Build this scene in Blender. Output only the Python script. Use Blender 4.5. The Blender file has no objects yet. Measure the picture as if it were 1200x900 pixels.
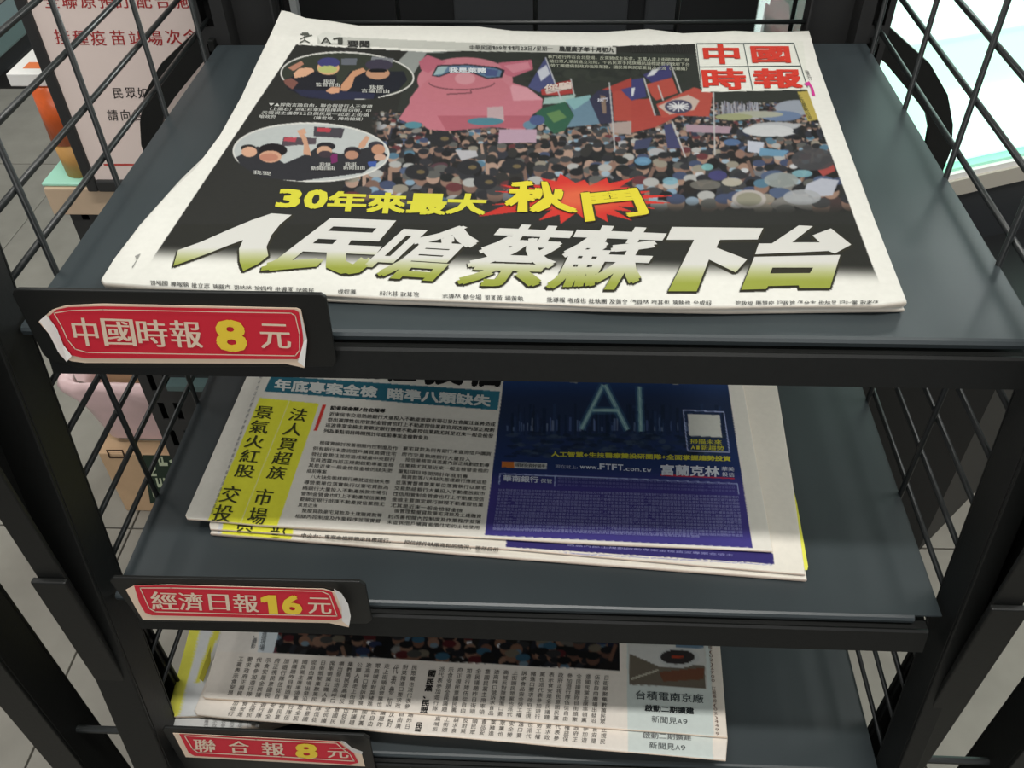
import bpy, bmesh, math, random
import numpy as np
from mathutils import Matrix, Vector
from mathutils.geometry import tessellate_polygon

# ------------------------------------------------------------------ camera, light, exposure
Z0 = 0.9                       # height of the top shelf above the floor; everything is authored relative to that shelf
sc = bpy.context.scene
CAM = (0.26839, -0.33815, 0.2817); PITCH, YAW, ROLL, FPX = 0.75209, -0.06437, -0.02694, 1050.66759
def cam_axes():
    cp, sp = math.cos(PITCH), math.sin(PITCH); cy, sy = math.cos(YAW), math.sin(YAW)
    f = np.array([sy*cp, cy*cp, -sp]); r = np.array([cy, -sy, 0.]); u = np.cross(r, f)
    cr, sr = math.cos(ROLL), math.sin(ROLL)
    return r*cr+u*sr, -r*sr+u*cr, f
AX = cam_axes(); RM = np.array(AX); CP = np.array(CAM)
cd = bpy.data.cameras.new('camera'); cam = bpy.data.objects.new('camera', cd); sc.collection.objects.link(cam)
cd.sensor_width = 36; cd.lens = FPX/1200*36; cd.clip_start = 0.02
M = Matrix.Identity(4)
for i in range(3):
    M[i][0] = AX[0][i]; M[i][1] = AX[1][i]; M[i][2] = -AX[2][i]
M[0][3], M[1][3], M[2][3] = CAM[0], CAM[1], CAM[2]+Z0
cam.matrix_world = M
sc.camera = cam
sc.view_settings.view_transform = 'Standard'; sc.view_settings.look = 'None'
sc.view_settings.gamma = 1; sc.view_settings.exposure = 0.0
try: sc.view_settings.use_curve_mapping = False
except Exception: pass
w = bpy.data.worlds.new('world'); sc.world = w; w.use_nodes = True
w.node_tree.nodes['Background'].inputs[0].default_value = (0.93, 0.97, 1.0, 1)
w.node_tree.nodes['Background'].inputs[1].default_value = 0.31
def area(name, loc, target, sx, sy, power, col=(1, 1, 1)):
    l = bpy.data.lights.new(name, 'AREA'); l.shape = 'RECTANGLE'; l.size = sx; l.size_y = sy; l.energy = power; l.color = col
    o = bpy.data.objects.new(name, l); sc.collection.objects.link(o)
    o.location = (loc[0], loc[1], loc[2]+Z0)
    d = Vector(target)-Vector(loc); o.rotation_euler = d.to_track_quat('-Z', 'Y').to_euler()
    return o
area('ceiling_panel_front', (0.3, -0.30, 1.7), (0.3, -0.30, 0), 1.3, 0.10, 26, (1, 0.98, 0.94))
area('low_light_back', (1.25, 2.6, 1.05), (0.4, 0.2, 0), 1.4, 0.5, 52, (0.95, 1, 0.98))  # unseen low source behind right, below ceiling height; throws the paper's shadow forward
area('fill_behind_viewer', (0.25, -2.4, 1.5), (0.25, 0, -0.2), 2.4, 1.2, 25, (1, 0.98, 0.95))  # added broad fill into the shelves, standing for the store's other lights
area('floor_fill_right', (1.9, 0.4, 1.7), (1.1, 0.5, -0.9), 1.0, 0.4, 20, (1, 0.99, 0.95))  # unseen lamp added to brighten the floor on the right
area('ceiling_panel_left', (-1.5, 0.6, 1.7), (-0.4, 0.5, -0.9), 1.2, 0.4, 14, (1, 0.98, 0.94))

# ------------------------------------------------------------------ helpers
col = sc.collection
def s2l(c):
    c = np.asarray(c, float)
    return np.where(c <= 0.04045, c/12.92, ((c+0.055)/1.055)**2.4)
def C8(r, g, b): return tuple(float(v) for v in s2l(np.array([r, g, b])/255.))
def on(px, py, ax, val):       # sight line of the reading (px,py) met with the plane axis=val (numpy arrays welcome)
    px = np.asarray(px, float); py = np.asarray(py, float)
    v = ((px-600)/FPX)[..., None]*RM[0]+((450-py)/FPX)[..., None]*RM[1]+RM[2]
    s = (np.asarray(val, float)-CP[ax])/v[..., ax]
    return CP+v*s[..., None]
def atz(px, py, z): return on(px, py, 2, z)
def aty(px, py, y): return on(px, py, 1, y)

def mat(name, c, rough=0.5, metal=0.0, spec=0.5, noise=0.0, scale=40, bump=0.0, emit=None, es=1.0, trans=0.0, vcol=False, alpha=1.0, coat=0.0):
    m = bpy.data.materials.new(name); m.use_nodes = True; nt = m.node_tree; b = nt.nodes['Principled BSDF']
    b.inputs['Roughness'].default_value = rough; b.inputs['Metallic'].default_value = metal
    b.inputs['Specular IOR Level'].default_value = spec; b.inputs['Transmission Weight'].default_value = trans
    b.inputs['Alpha'].default_value = alpha; b.inputs['Coat Weight'].default_value = coat
    src = None
    if vcol:
        a = nt.nodes.new('ShaderNodeVertexColor'); a.layer_name = 'Col'; src = a.outputs['Color']
    else:
        b.inputs['Base Color'].default_value = (*c, 1)
    if noise or bump:
        n = nt.nodes.new('ShaderNodeTexNoise'); n.inputs['Scale'].default_value = scale; n.inputs['Detail'].default_value = 6
        tc = nt.nodes.new('ShaderNodeTexCoord'); nt.links.new(tc.outputs['Object'], n.inputs['Vector'])
        if noise:
            mr = nt.nodes.new('ShaderNodeMapRange'); mr.inputs['From Min'].default_value = 0.3; mr.inputs['From Max'].default_value = 0.7
            mr.inputs['To Min'].default_value = 1-noise; mr.inputs['To Max'].default_value = 1+noise
            nt.links.new(n.outputs['Fac'], mr.inputs['Value'])
            mx = nt.nodes.new('ShaderNodeVectorMath'); mx.operation = 'MULTIPLY'
            if src is None:
                mx.inputs[0].default_value = c
            else: nt.links.new(src, mx.inputs[0])
            nt.links.new(mr.outputs[0], mx.inputs[1]); src = mx.outputs[0]
        if bump:
            bp = nt.nodes.new('ShaderNodeBump'); bp.inputs['Strength'].default_value = bump; bp.inputs['Distance'].default_value = 0.002
            nt.links.new(n.outputs['Fac'], bp.inputs['Height']); nt.links.new(bp.outputs[0], b.inputs['Normal'])
    if src is not None: nt.links.new(src, b.inputs['Base Color'])
    if emit:
        b.inputs['Emission Color'].default_value = (*emit, 1); b.inputs['Emission Strength'].default_value = es
    return m
MT = dict(
    frame=mat('black_powder_coat', C8(19, 20, 19), 0.48, 0, 0.35, 0.12, 300, 0.05),
    shelf=mat('charcoal_shelf_paint', C8(50, 57, 60), 0.38, 0, 0.5, 0.10, 9, 0.0),
    wire=mat('dark_wire_coat', C8(28, 31, 31), 0.35, 0, 0.5),
    plate=mat('black_plastic_plate', C8(24, 25, 24), 0.45, 0, 0.4),
    paper=mat('newsprint', (1, 1, 1), 0.8, 0, 0.15, 0.025, 260, 0.04, vcol=True),
    ink=mat('printing_ink', (1, 1, 1), 0.7, 0, 0.2, vcol=True),
    sticker=mat('sticker_vinyl', (1, 1, 1), 0.5, 0, 0.3, vcol=True),
    tile=mat('grey_floor_tile', C8(140, 136, 127), 0.5, 0, 0.3, 0.10, 14, 0.05),
    ceil=mat('ceiling_board', C8(205, 205, 200), 0.8),
    grout=mat('floor_grout', C8(92, 88, 82), 0.8),
    gfix=mat('dark_fixture_steel', C8(44, 44, 44), 0.5, 0, 0.4, 0.05, 60),
    black=mat('black_panel', C8(20, 21, 22), 0.5, 0, 0.4),
    greypanel=mat('grey_panel', C8(48, 50, 52), 0.4, 0, 0.4),
    beige=mat('beige_board', C8(196, 172, 146), 0.6, 0, 0.3, 0.05, 30),
    trim=mat('beige_trim', C8(178, 172, 160), 0.5, 0, 0.3),
    teal=mat('pale_teal_plastic', C8(165, 222, 200), 0.3, 0, 0.5),
    signface=mat('sign_paper', C8(234, 216, 208), 0.6, 0, 0.3),
    bag=mat('pink_plastic_bag', C8(228, 196, 196), 0.35, 0, 0.5, 0.06, 20, 0.5),
    bin=mat('grey_bin_plastic', C8(140, 140, 132), 0.5, 0, 0.4),
    carton=mat('brown_carton', C8(198, 166, 132), 0.7, 0, 0.2, 0.05, 40),
    green=mat('dark_green_print', C8(26, 48, 34), 0.6),
    lime=mat('cream_print', C8(196, 206, 176), 0.6),
    white=mat('white_carton', C8(232, 230, 226), 0.5, 0, 0.3, 0.03, 60),
    orange=mat('orange_print', C8(226, 120, 62), 0.5),
    red=mat('red_sticker', C8(222, 62, 58), 0.5),
    snack=mat('orange_snack_wrap', C8(216, 96, 40), 0.3, 0, 0.5, 0.35, 28, 0.6),
    gold=mat('tan_cap', C8(196, 148, 84), 0.5, 0, 0.4, 0.15, 40),
    metal=mat('teal_grey_metal', C8(88, 108, 108), 0.35, 0.3, 0.5),
    lit=mat('lit_mint_panel', C8(200, 240, 225), 0.4, emit=C8(220, 255, 244), es=0.95),
    lit2=mat('lit_green_panel', C8(190, 238, 220), 0.4, emit=C8(206, 246, 230), es=0.9),
    litedge=mat('green_glass_edge', C8(130, 190, 165), 0.2, emit=C8(150, 210, 185), es=0.5),
    acryl=mat('clear_acrylic', C8(214, 236, 230), 0.08, 0, 0.5, trans=0.8),
    lamp=mat('lit_strip', C8(250, 250, 250), 0.4, emit=(1, 1, 1), es=1.3),
    magenta=mat('pink_pack', C8(206, 140, 150), 0.3, 0, 0.5),
    steel=mat('bright_steel_strip', C8(190, 195, 196), 0.35, 0.4),
)
def mesh_obj(name, verts, faces, m, parent=None, smooth=False, vcol=None):
    me = bpy.data.meshes.new(name)
    me.from_pydata([tuple(v) for v in verts], [], [tuple(f) for f in faces]); me.update()
    o = bpy.data.objects.new(name, me); col.objects.link(o)
    me.materials.append(m)
    if vcol is not None:
        a = me.color_attributes.new('Col', 'FLOAT_COLOR', 'POINT')
        d = np.ones((len(verts), 4), np.float32); d[:, :3] = vcol
        a.data.foreach_set('color', d.ravel())
    if smooth: me.polygons.foreach_set('use_smooth', [True]*len(me.polygons))
    if parent: o.parent = parent
    return o
def empty(name, loc=(0, 0, 0)):
    o = bpy.data.objects.new(name, None); o.empty_display_size = 0.02; o.location = loc; col.objects.link(o); return o
def tag(o, label=None, cat=None, group=None, kind=None):
    if label: o['label'] = label
    if cat: o['category'] = cat
    if group: o['group'] = group
    if kind: o['kind'] = kind
    return o
class MB:
    def __init__(s): s.v = []; s.f = []
    def box(s, x0, x1, y0, y1, z0, z1):
        n = len(s.v); s.v += [(x, y, z) for x in (x0, x1) for y in (y0, y1) for z in (z0, z1)]
        s.f += [(n, n+1, n+3, n+2), (n+4, n+6, n+7, n+5), (n, n+4, n+5, n+1), (n+2, n+3, n+7, n+6), (n, n+2, n+6, n+4), (n+1, n+5, n+7, n+3)]
        return s
    def hexa(s, P):            # eight points: bottom four then top four, same turn
        n = len(s.v); s.v += [tuple(p) for p in P]
        s.f += [(n, n+3, n+2, n+1), (n+4, n+5, n+6, n+7)]+[(n+i, n+(i+1) % 4, n+4+(i+1) % 4, n+4+i) for i in range(4)]
        return s
    def prism(s, pts, axis, a, b):   # polygon extruded along an axis
        n = len(s.v); k = len(pts)
        for t in (a, b):
            for p in pts:
                q = list(p); q.insert(axis, t); s.v.append(tuple(q))
        s.f += [tuple(range(n, n+k)), tuple(range(n+2*k-1, n+k-1, -1))]
        s.f += [(n+i, n+k+i, n+k+(i+1) % k, n+(i+1) % k) for i in range(k)]
        return s
    def tube(s, p0, p1, r, n=10, r2=None):
        r2 = r if r2 is None else r2
        p0 = Vector(p0); p1 = Vector(p1); d = (p1-p0).normalized(); a = d.orthogonal().normalized(); b = d.cross(a)
        m = len(s.v)
        for p, rr in ((p0, r), (p1, r2)):
            for i in range(n):
                t = 2*math.pi*i/n; s.v.append(tuple(p+a*math.cos(t)*rr+b*math.sin(t)*rr))
        s.f += [(m+i, m+(i+1) % n, m+n+(i+1) % n, m+n+i) for i in range(n)]
        s.f += [tuple(range(m+n-1, m-1, -1)), tuple(range(m+n, m+2*n))]
        return s
    def build(s, name, m, parent=None, smooth=False, bevel=0.0):
        o = mesh_obj(name, s.v, s.f, m, parent, smooth)
        bm = bmesh.new(); bm.from_mesh(o.data); bmesh.ops.recalc_face_normals(bm, faces=bm.faces); bm.to_mesh(o.data); bm.free()
        if bevel:
            b = o.modifiers.new('bevel', 'BEVEL'); b.width = bevel; b.segments = 2; b.limit_method = 'ANGLE'
        return o

# ------------------------------------------------------------------ glyphs
GL = {}
def glyph(ch, off):
    k = (ch, off)
    if k in GL: return GL[k]
    if off:                    # heavier weight: the outline laid over itself at small shifts (the curve offset breaks dense characters)
        V, T = glyph(ch, 0.0)
        sh = [(-off, 0), (off, 0)] if off <= .02 else [(-off, -off), (off, -off), (off, off), (-off, off), (0, 0)] if off <= .035 else [(off*1.1*math.cos(a), off*1.1*math.sin(a)) for a in np.arange(8)*math.pi/4]+[(0, 0)]
        GL[k] = (np.concatenate([V+np.array(d) for d in sh]), np.concatenate([T+len(V)*i for i in range(len(sh))])) if len(V) else (V, T)
        return GL[k]
    c = bpy.data.curves.new('g', 'FONT'); c.body = ch; c.size = 1; c.resolution_u = 2
    o = bpy.data.objects.new('g', c); col.objects.link(o)
    dg = bpy.context.evaluated_depsgraph_get(); e = o.evaluated_get(dg); m = e.to_mesh()
    m.calc_loop_triangles()
    V = np.array([v.co[:2] for v in m.vertices]).reshape(-1, 2); T = np.array([t.vertices[:] for t in m.loop_triangles]).reshape(-1, 3)
    e.to_mesh_clear(); bpy.data.objects.remove(o); bpy.data.curves.remove(c)
    GL[k] = (V, T); return GL[k]
ALLT = {}
def split(P, T, E, mx):        # split long triangles so the print follows the sheet; E rides along
    T = np.asarray(T)
    for _ in range(14):
        a, b, c = P[T[:, 0]], P[T[:, 1]], P[T[:, 2]]
        L = np.stack([np.hypot(*(b-a).T), np.hypot(*(c-b).T), np.hypot(*(a-c).T)], 1)
        big = L.max(1) > mx
        if not big.any(): break
        k = L[big].argmax(1); Tb = T[big]; i = np.arange(len(Tb))
        A = Tb[i, k]; B = Tb[i, (k+1) % 3]; D = Tb[i, (k+2) % 3]
        n = len(P); P = np.concatenate([P, (P[A]+P[B])/2]); E = np.concatenate([E, (E[A]+E[B])/2]); Mi = n+i
        T = np.concatenate([T[~big], np.stack([A, Mi, D], 1), np.stack([Mi, B, D], 1)])
    return P, T, E
GL[('1', 0.0)] = (np.array([(.24, 0), (.40, 0), (.40, .73), (.27, .73), (.08, .60), (.08, .46), (.24, .56)]), np.array([(0, 1, 2), (0, 2, 6), (6, 2, 3), (6, 3, 4), (6, 4, 5)]))
class Print:                   # flat printing gathered as triangles in sheet readings with a colour per vertex
    def __init__(s): s.P = []; s.T = []; s.C = []; s.L = []; s.n = 0
    def add(s, P, T, c, L=None):
        P = np.asarray(P, float)
        if len(T) == 0: return
        if callable(c):
            T = np.asarray(T); L = np.zeros(len(P)) if L is None else L
            P, T, L = split(P, T, L, 4.0)
        c = c(P) if callable(c) else np.tile(np.asarray(c, float)/255., (len(P), 1))
        s.P.append(P); s.L.append(np.zeros(len(P)) if L is None else L); s.C.append(c); s.T.append(np.asarray(T)+s.n); s.n += len(P)
    def poly(s, pts, c, holes=()):
        loops = [[Vector((x, y, 0)) for x, y in L] for L in [pts, *holes]]
        T = tessellate_polygon(loops); s.add([p for L in [pts, *holes] for p in L], [tuple(t) for t in T], c)
    def quadmap(s, V, box, Q):
        u = (V[:, 0]-box[0])/(box[2]-box[0]); v = (V[:, 1]-box[1])/(box[3]-box[1])
        TL, TR, BR, BL = [np.array(q, float) for q in Q]
        u = u[:, None]; v = v[:, None]
        return (BL*(1-u)+BR*u)*(1-v)+(TL*(1-u)+TR*u)*v
    def ch(s, c, Q, colr, off=0.0, tight=False):
        V, T = glyph(c, off)
        if len(T) == 0: return
        if tight: box = (V[:, 0].min(), V[:, 1].min(), V[:, 0].max(), V[:, 1].max())
        elif ord(c) > 0x2000: box = (0, -.12, 1, .88)
        else:
            box = (V[:, 0].min()-.04, -.12, V[:, 0].max()+.04, .88)
        n0 = max(1, len(glyph(c, 0.0)[0])); s.add(s.quadmap(V, box, Q), T, colr, (np.arange(len(V))//n0).astype(float))
    def row(s, txt, bl, br, h, colr, off=0.0, up=(0, -1), h2=None):   # characters between bl and br (baseline corners), height h px along up
        bl = np.array(bl, float); br = np.array(br, float); up = np.array(up, float); h2 = h if h2 is None else h2
        wd = [1.0 if ord(c) > 0x2000 else (0.3 if c in '.,:il' else 0.62 if c != ' ' else 0.5) for c in txt]; tot = sum(wd); a = 0
        for c, wv in zip(txt, wd):
            p = bl+(br-bl)*a/tot; q = bl+(br-bl)*(a+wv)/tot; hh = h+(h2-h)*a/tot; a += wv
            if c == ' ': continue
            s.ch(c, (p+up*hh, q+up*hh, q, p), colr, off)
    def coln(s, txt, t, b, wd, colr, off=0.0, ax=(1, 0.03), fill=1.0):  # vertical column, centre line t -> b
        t = np.array(t, float); b = np.array(b, float); ax = np.array(ax, float); n = len(txt)
        for i, c in enumerate(txt):
            if c == ' ': continue
            p = t+(b-t)*i/n; q = t+(b-t)*(i+fill)/n
            s.ch(c, (p-ax*wd/2, p+ax*wd/2, q+ax*wd/2, q-ax*wd/2), colr, off)
    def build(s, name, surf, m, parent, mx=9.0, clip=None, label=None, out=(0, 0, 1), gain=1.0):
        if not s.P: return None
        P = np.concatenate(s.P); C = np.concatenate(s.C); T = np.concatenate(s.T); L_ = np.concatenate(s.L)
        if clip is not None:
            keep = clip(P)[T].all(1); T = T[keep]
        Ce = np.concatenate([C, L_[:, None]], 1); P, T, Ce = split(P, T, Ce, mx); C = Ce[:, :3]; L_ = Ce[:, 3]
        C = C*gain; W = surf(P)+L_[:, None]*1.6e-5*np.array(out, float)
        o = mesh_obj(name, W, T[:, ::-1], m, parent, vcol=s2l(C))
        if label: o['label'] = label
        return o

# ------------------------------------------------------------------ printed picture canvas
class Canvas:
    def __init__(s, x0, y0, x1, y1, ss, base):
        s.x0, s.y0, s.ss = x0, y0, ss
        s.W = int((x1-x0)*ss); s.H = int((y1-y0)*ss); s.A = np.zeros((s.H, s.W, 3), np.float32); s.A[:] = np.array(base)/255.
    def reg(s, x0, y0, x1, y1):
        i0 = max(0, int((y0-s.y0)*s.ss)-1); i1 = min(s.H, int((y1-s.y0)*s.ss)+2); j0 = max(0, int((x0-s.x0)*s.ss)-1); j1 = min(s.W, int((x1-s.x0)*s.ss)+2)
        if i1 <= i0 or j1 <= j0: return None
        Y, X = np.mgrid[i0:i1, j0:j1]; return (slice(i0, i1), slice(j0, j1)), (X+.5)/s.ss+s.x0, (Y+.5)/s.ss+s.y0
    def put(s, sl, m, c, a):
        c = c if callable(c) else np.array(c, float)/255.
        A = s.A[sl]; m = (m*a)[..., None]; s.A[sl] = A*(1-m)+c*m
    def poly(s, pts, c, a=1.0):
        pts = np.array(pts, float); r = s.reg(*pts.min(0), *pts.max(0))
        if r is None: return
        sl, X, Y = r; s.put(sl, s.inside(pts, X, Y), c, a)
    @staticmethod
    def inside(pts, X, Y):
        m = np.zeros(X.shape, bool); n = len(pts)
        for i in range(n):
            (xa, ya), (xb, yb) = pts[i], pts[(i+1) % n]
            if ya == yb: continue
            m ^= ((Y > ya) != (Y > yb)) & (X < (xb-xa)*(Y-ya)/(yb-ya)+xa)
        return m.astype(float)
    def ell(s, cx, cy, rx, ry, c, a=1.0, rot=0.0, soft=0.0, ylim=None):
        R = max(rx, ry)*(1+soft); r = s.reg(cx-R, cy-R, cx+R, cy+R)
        if r is None: return
        sl, X, Y = r; dx = X-cx; dy = Y-cy; co, si = math.cos(rot), math.sin(rot)
        d = np.sqrt(((dx*co+dy*si)/rx)**2+((-dx*si+dy*co)/ry)**2)
        m = np.clip((1-d)*max(rx, ry)*s.ss+.5, 0, 1) if not soft else np.clip((1+soft-d)/(2*soft), 0, 1)
        if ylim: m = m*((Y > ylim[0]) & (Y < ylim[1]))
        s.put(sl, m, c, a)
    def tris(s, P, T, c, a=1.0, d=(0, 0)):
        for t in T: s.poly(np.asarray(P)[t]+d, c, a)
    def line(s, p, q, wd, c, a=1.0):
        p = np.array(p, float); q = np.array(q, float); n = q-p; n = np.array([-n[1], n[0]])/max(1e-6, np.hypot(*n))*wd/2
        s.poly([p+n, q+n, q-n, p-n], c, a)
    def apply(s, X0, Y0, X1, Y1, fn):    # fn(X,Y,A)->A
        r = s.reg(X0, Y0, X1, Y1)
        if r is None: return
        sl, X, Y = r; s.A[sl] = fn(X, Y, s.A[sl])
    def blur(s, X0, Y0, X1, Y1):
        sl = s.reg(X0, Y0, X1, Y1)[0]; A = s.A[sl]; B = A.copy()
        B[1:-1] = .25*A[:-2]+.5*A[1:-1]+.25*A[2:]; A2 = B.copy(); A2[:, 1:-1] = .25*B[:, :-2]+.5*B[:, 1:-1]+.25*B[:, 2:]; s.A[sl] = A2
    def sample(s, px, py):
        u = np.clip((px-s.x0)*s.ss-.5, 0, s.W-1.001); v = np.clip((py-s.y0)*s.ss-.5, 0, s.H-1.001)
        i = v.astype(int); j = u.astype(int); fu = (u-j)[..., None]; fv = (v-i)[..., None]
        A = s.A; return (A[i, j]*(1-fu)+A[i, j+1]*fu)*(1-fv)+(A[i+1, j]*(1-fu)+A[i+1, j+1]*fu)*fv
def crowd(c, x0, x1, y0, y1, sz0, sz1, rng, dens=1.0, dark=(30, 30, 34)):
    y = y0
    skin = [(168, 124, 100), (150, 106, 86), (184, 142, 118), (130, 92, 76)]
    capc = [(30, 30, 32), (38, 38, 44), (60, 60, 62), (176, 176, 172), (56, 70, 110), (110, 40, 44), (90, 90, 86), (28, 30, 30), (26, 26, 28), (150, 140, 120), (34, 34, 38), (70, 120, 150), (44, 44, 50)]
    bod = [(28, 28, 32), (34, 36, 44), (24, 26, 28), (44, 46, 58), (50, 52, 60), (70, 50, 48), (110, 112, 118), (36, 44, 70), (22, 22, 24), (40, 36, 36), (30, 30, 30), (26, 28, 30)]
    while y < y1:
        t = (y-y0)/(y1-y0); s = sz0+(sz1-sz0)*t; x = x0-rng.random()*s
        while x < x1:
            cx = x+rng.uniform(-.4, .4)*s; cy = y+rng.uniform(-.4, .4)*s
            c.ell(cx, cy+s*.95, s*.85, s*.75, rng.choice(bod)); r = rng.random()
            if r < .72:
                c.ell(cx, cy, s*.48, s*.42, rng.choice(skin))
                m = rng.random()
                if m < .38: c.ell(cx+s*.05, cy+s*.2, s*.34, s*.2, rng.choice([(150, 178, 196), (196, 200, 204), (40, 40, 44), (120, 160, 190)]))
                if rng.random() < .85: c.ell(cx, cy-s*.25, s*.52, s*.28, rng.choice(capc))
            elif r < .92: c.ell(cx, cy, s*.5, s*.46, rng.choice([(24, 22, 22), (34, 30, 28), (44, 42, 40), (50, 52, 54)]))
            elif r < .96: c.ell(cx, cy-s*.1, s*.8, s*.35, rng.choice([(170, 170, 174), (70, 90, 130), (130, 126, 120), (90, 50, 60)]), rot=rng.uniform(-.4, .4))
            else:
                c.line((cx, cy+s*.3), (cx+rng.uniform(-.5, .5)*s, cy-s*.9), s*.28, rng.choice(skin))
            x += s*rng.uniform(.7, 1.25)/dens
        y += s*.55/dens

# ------------------------------------------------------------------ newspaper sheets
PW = (228, 226, 218)
def interp_curve(pts, n):
    pts = np.array(pts, float); d = np.r_[0, np.cumsum(np.hypot(*np.diff(pts, axis=0).T))]; t = np.linspace(0, d[-1], n)
    return np.stack([np.interp(t, d, pts[:, 0]), np.interp(t, d, pts[:, 1])], 1)
def sheet(name, L, R, T, B, hfun, zbot, canvas, parent, nu, nv, bulge=0.0006, skirt=(214, 204, 190)):
    """L,R run top->bottom, T,B run left->right; canvas gives the printed colours."""
    l = interp_curve(L, nv); r = interp_curve(R, nv); t = interp_curve(T, nu); b = interp_curve(B, nu)
    s = np.linspace(0, 1, nu)[None, :, None]; v = np.linspace(0, 1, nv)[:, None, None]
    P = (1-v)*t[None]+v*b[None]+(1-s)*l[:, None]+s*r[:, None]-((1-s)*(1-v)*t[0]+s*(1-v)*t[-1]+(1-s)*v*b[0]+s*v*b[-1])
    F = P.reshape(-1, 2); W = atz(F[:, 0], F[:, 1], hfun(F[:, 0], F[:, 1])); Cc = canvas.sample(F[:, 0], F[:, 1])
    idx = np.arange(nu*nv).reshape(nv, nu)
    Q = np.stack([idx[:-1, :-1], idx[1:, :-1], idx[1:, 1:], idx[:-1, 1:]], -1).reshape(-1, 4)
    ring = np.concatenate([idx[0, :-1], idx[:-1, -1], idx[-1, :0:-1], idx[:0:-1, 0]])
    n = len(ring); ctr = W[ring].mean(0); V = [W]; CC = [s2l(Cc)]; faces = [Q]
    prev = ring; base = len(W)
    for k, (fz, fo) in enumerate(((.35, 1), (.7, .9), (1.0, 0.0))):
        p = W[ring].copy(); dr = p-ctr; dr[:, 2] = 0; dr /= np.linalg.norm(dr, axis=1)[:, None]
        p += dr*bulge*fo; p[:, 2] = p[:, 2]*(1-fz)+zbot*fz
        V.append(p); cc = np.tile(s2l(np.array(skirt)/255.*(1-.06*k)), (n, 1)); CC.append(cc)
        cur = base+np.arange(n); base += n
        faces.append(np.stack([prev, np.roll(prev, -1), np.roll(cur, -1), cur], 1)); prev = cur
    V = np.concatenate(V); CC = np.concatenate(CC); faces = np.concatenate(faces)
    o = mesh_obj(name, V, faces.tolist()+[prev[::-1].tolist()], MT['paper'], parent, smooth=True, vcol=CC)
    return o
def sm(a, b, x): t = np.clip((x-a)/(b-a), 0, 1); return t*t*(3-2*t)

# ================================================================== SETTING: tiled floor
mb = MB(); mb.box(-3, 3.6, -2.9, 5, -0.06, -0.006); floor = mb.build('floor', MT['grout']); floor.location = (0, 0, -.9); tag(floor, kind='structure')
ceil = MB().box(-3, 3.6, -2.9, 5, 1.9, 1.95).build('ceiling', MT['ceil']); tag(ceil, kind='structure')
tv = bpy.data.meshes.new('tile')
T_ = 0.597
b_ = MB().box(-T_/2+.0015, T_/2-.0015, -T_/2+.0015, T_/2-.0015, -0.006, 0.0)
first = b_.build('tile', MT['tile'], floor, bevel=0.0008)
k = 0
for i in range(-4, 5):
    for j in range(-2, 7):
        x = -0.43+T_/2+i*T_; y = 0.556+T_/2+(j-1)*T_
        o = first if k == 0 else first.copy()
        if k: col.objects.link(o)
        o.parent = floor; o.location = (x, y, 0); k += 1
# ================================================================== RACK
W_, D1 = 0.50, 0.3458
FY = [0.0, -0.0336, -0.0524, -0.078]; FZ = [0.0, -0.186, -0.3509, -0.53]
rack = empty('newspaper_rack', (0.25, 0.1, -0.9))
tag(rack, 'black metal tiered newspaper rack with four charcoal shelves and wire mesh sides', 'rack')
def rp(o): o.parent = rack; o.matrix_parent_inverse = Matrix.Translation((-0.25, -0.1, 0.9)); return o
for k in range(4):
    y0, z = FY[k], FZ[k]; yb = D1 if k == 0 else D1+0.0
    mb = MB()
    if k == 0:
        bl = atz(255, 53, 0); br = atz(1015, 51, 0); fl = (0, 0, 0); fr = (W_+.001, 0, 0)
    else: bl, br, fl, fr = (0, yb, z), (W_, yb, z), (0, y0, z), (W_, y0, z)
    tk = 0.0012
    mb.hexa([(p[0], p[1], z-tk) for p in (fl, fr, br, bl)]+[(p[0], p[1], z) for p in (fl, fr, br, bl)])
    # rolled front edge
    n0 = 0.0
    prof = [(y0, z), (y0-.0016, z-.0006), (y0-.0026, z-.0022), (y0-.0022, z-.0048), (y0-.0004, z-.0058), (y0+.0012, z-.005), (y0+.0012, z-.001)]
    mb.prism(prof, 0, 0.0, W_-(0.0 if k == 0 else .016))
    # underside stiffening channels and side returns
    mb.box(0.002, 0.0035, y0+.02, yb-.01, z-.016, z-tk); mb.box(W_-.0035, W_-.002, y0+.02, yb-.01, z-.016, z-tk)
    mb.box(0.004, W_-.004, yb-.003, yb-.0015, z-.02, z-tk)
    sh = rp(mb.build('shelf', MT['shelf'], rack))
    x1 = 0.4985 if k == 0 else 0.4925
    mr = MB().prism([(y0-.0045, z-.0072), (y0-.0058, z-.0066), (y0-.007, z-.008), (y0-.0105, z-.0235), (y0-.004, z-.0245), (y0+.004, z-.0235), (y0+.004, z-.007)], 0, 0.012, x1)
    mr.build('front_rail', MT['frame'], sh)
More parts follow.
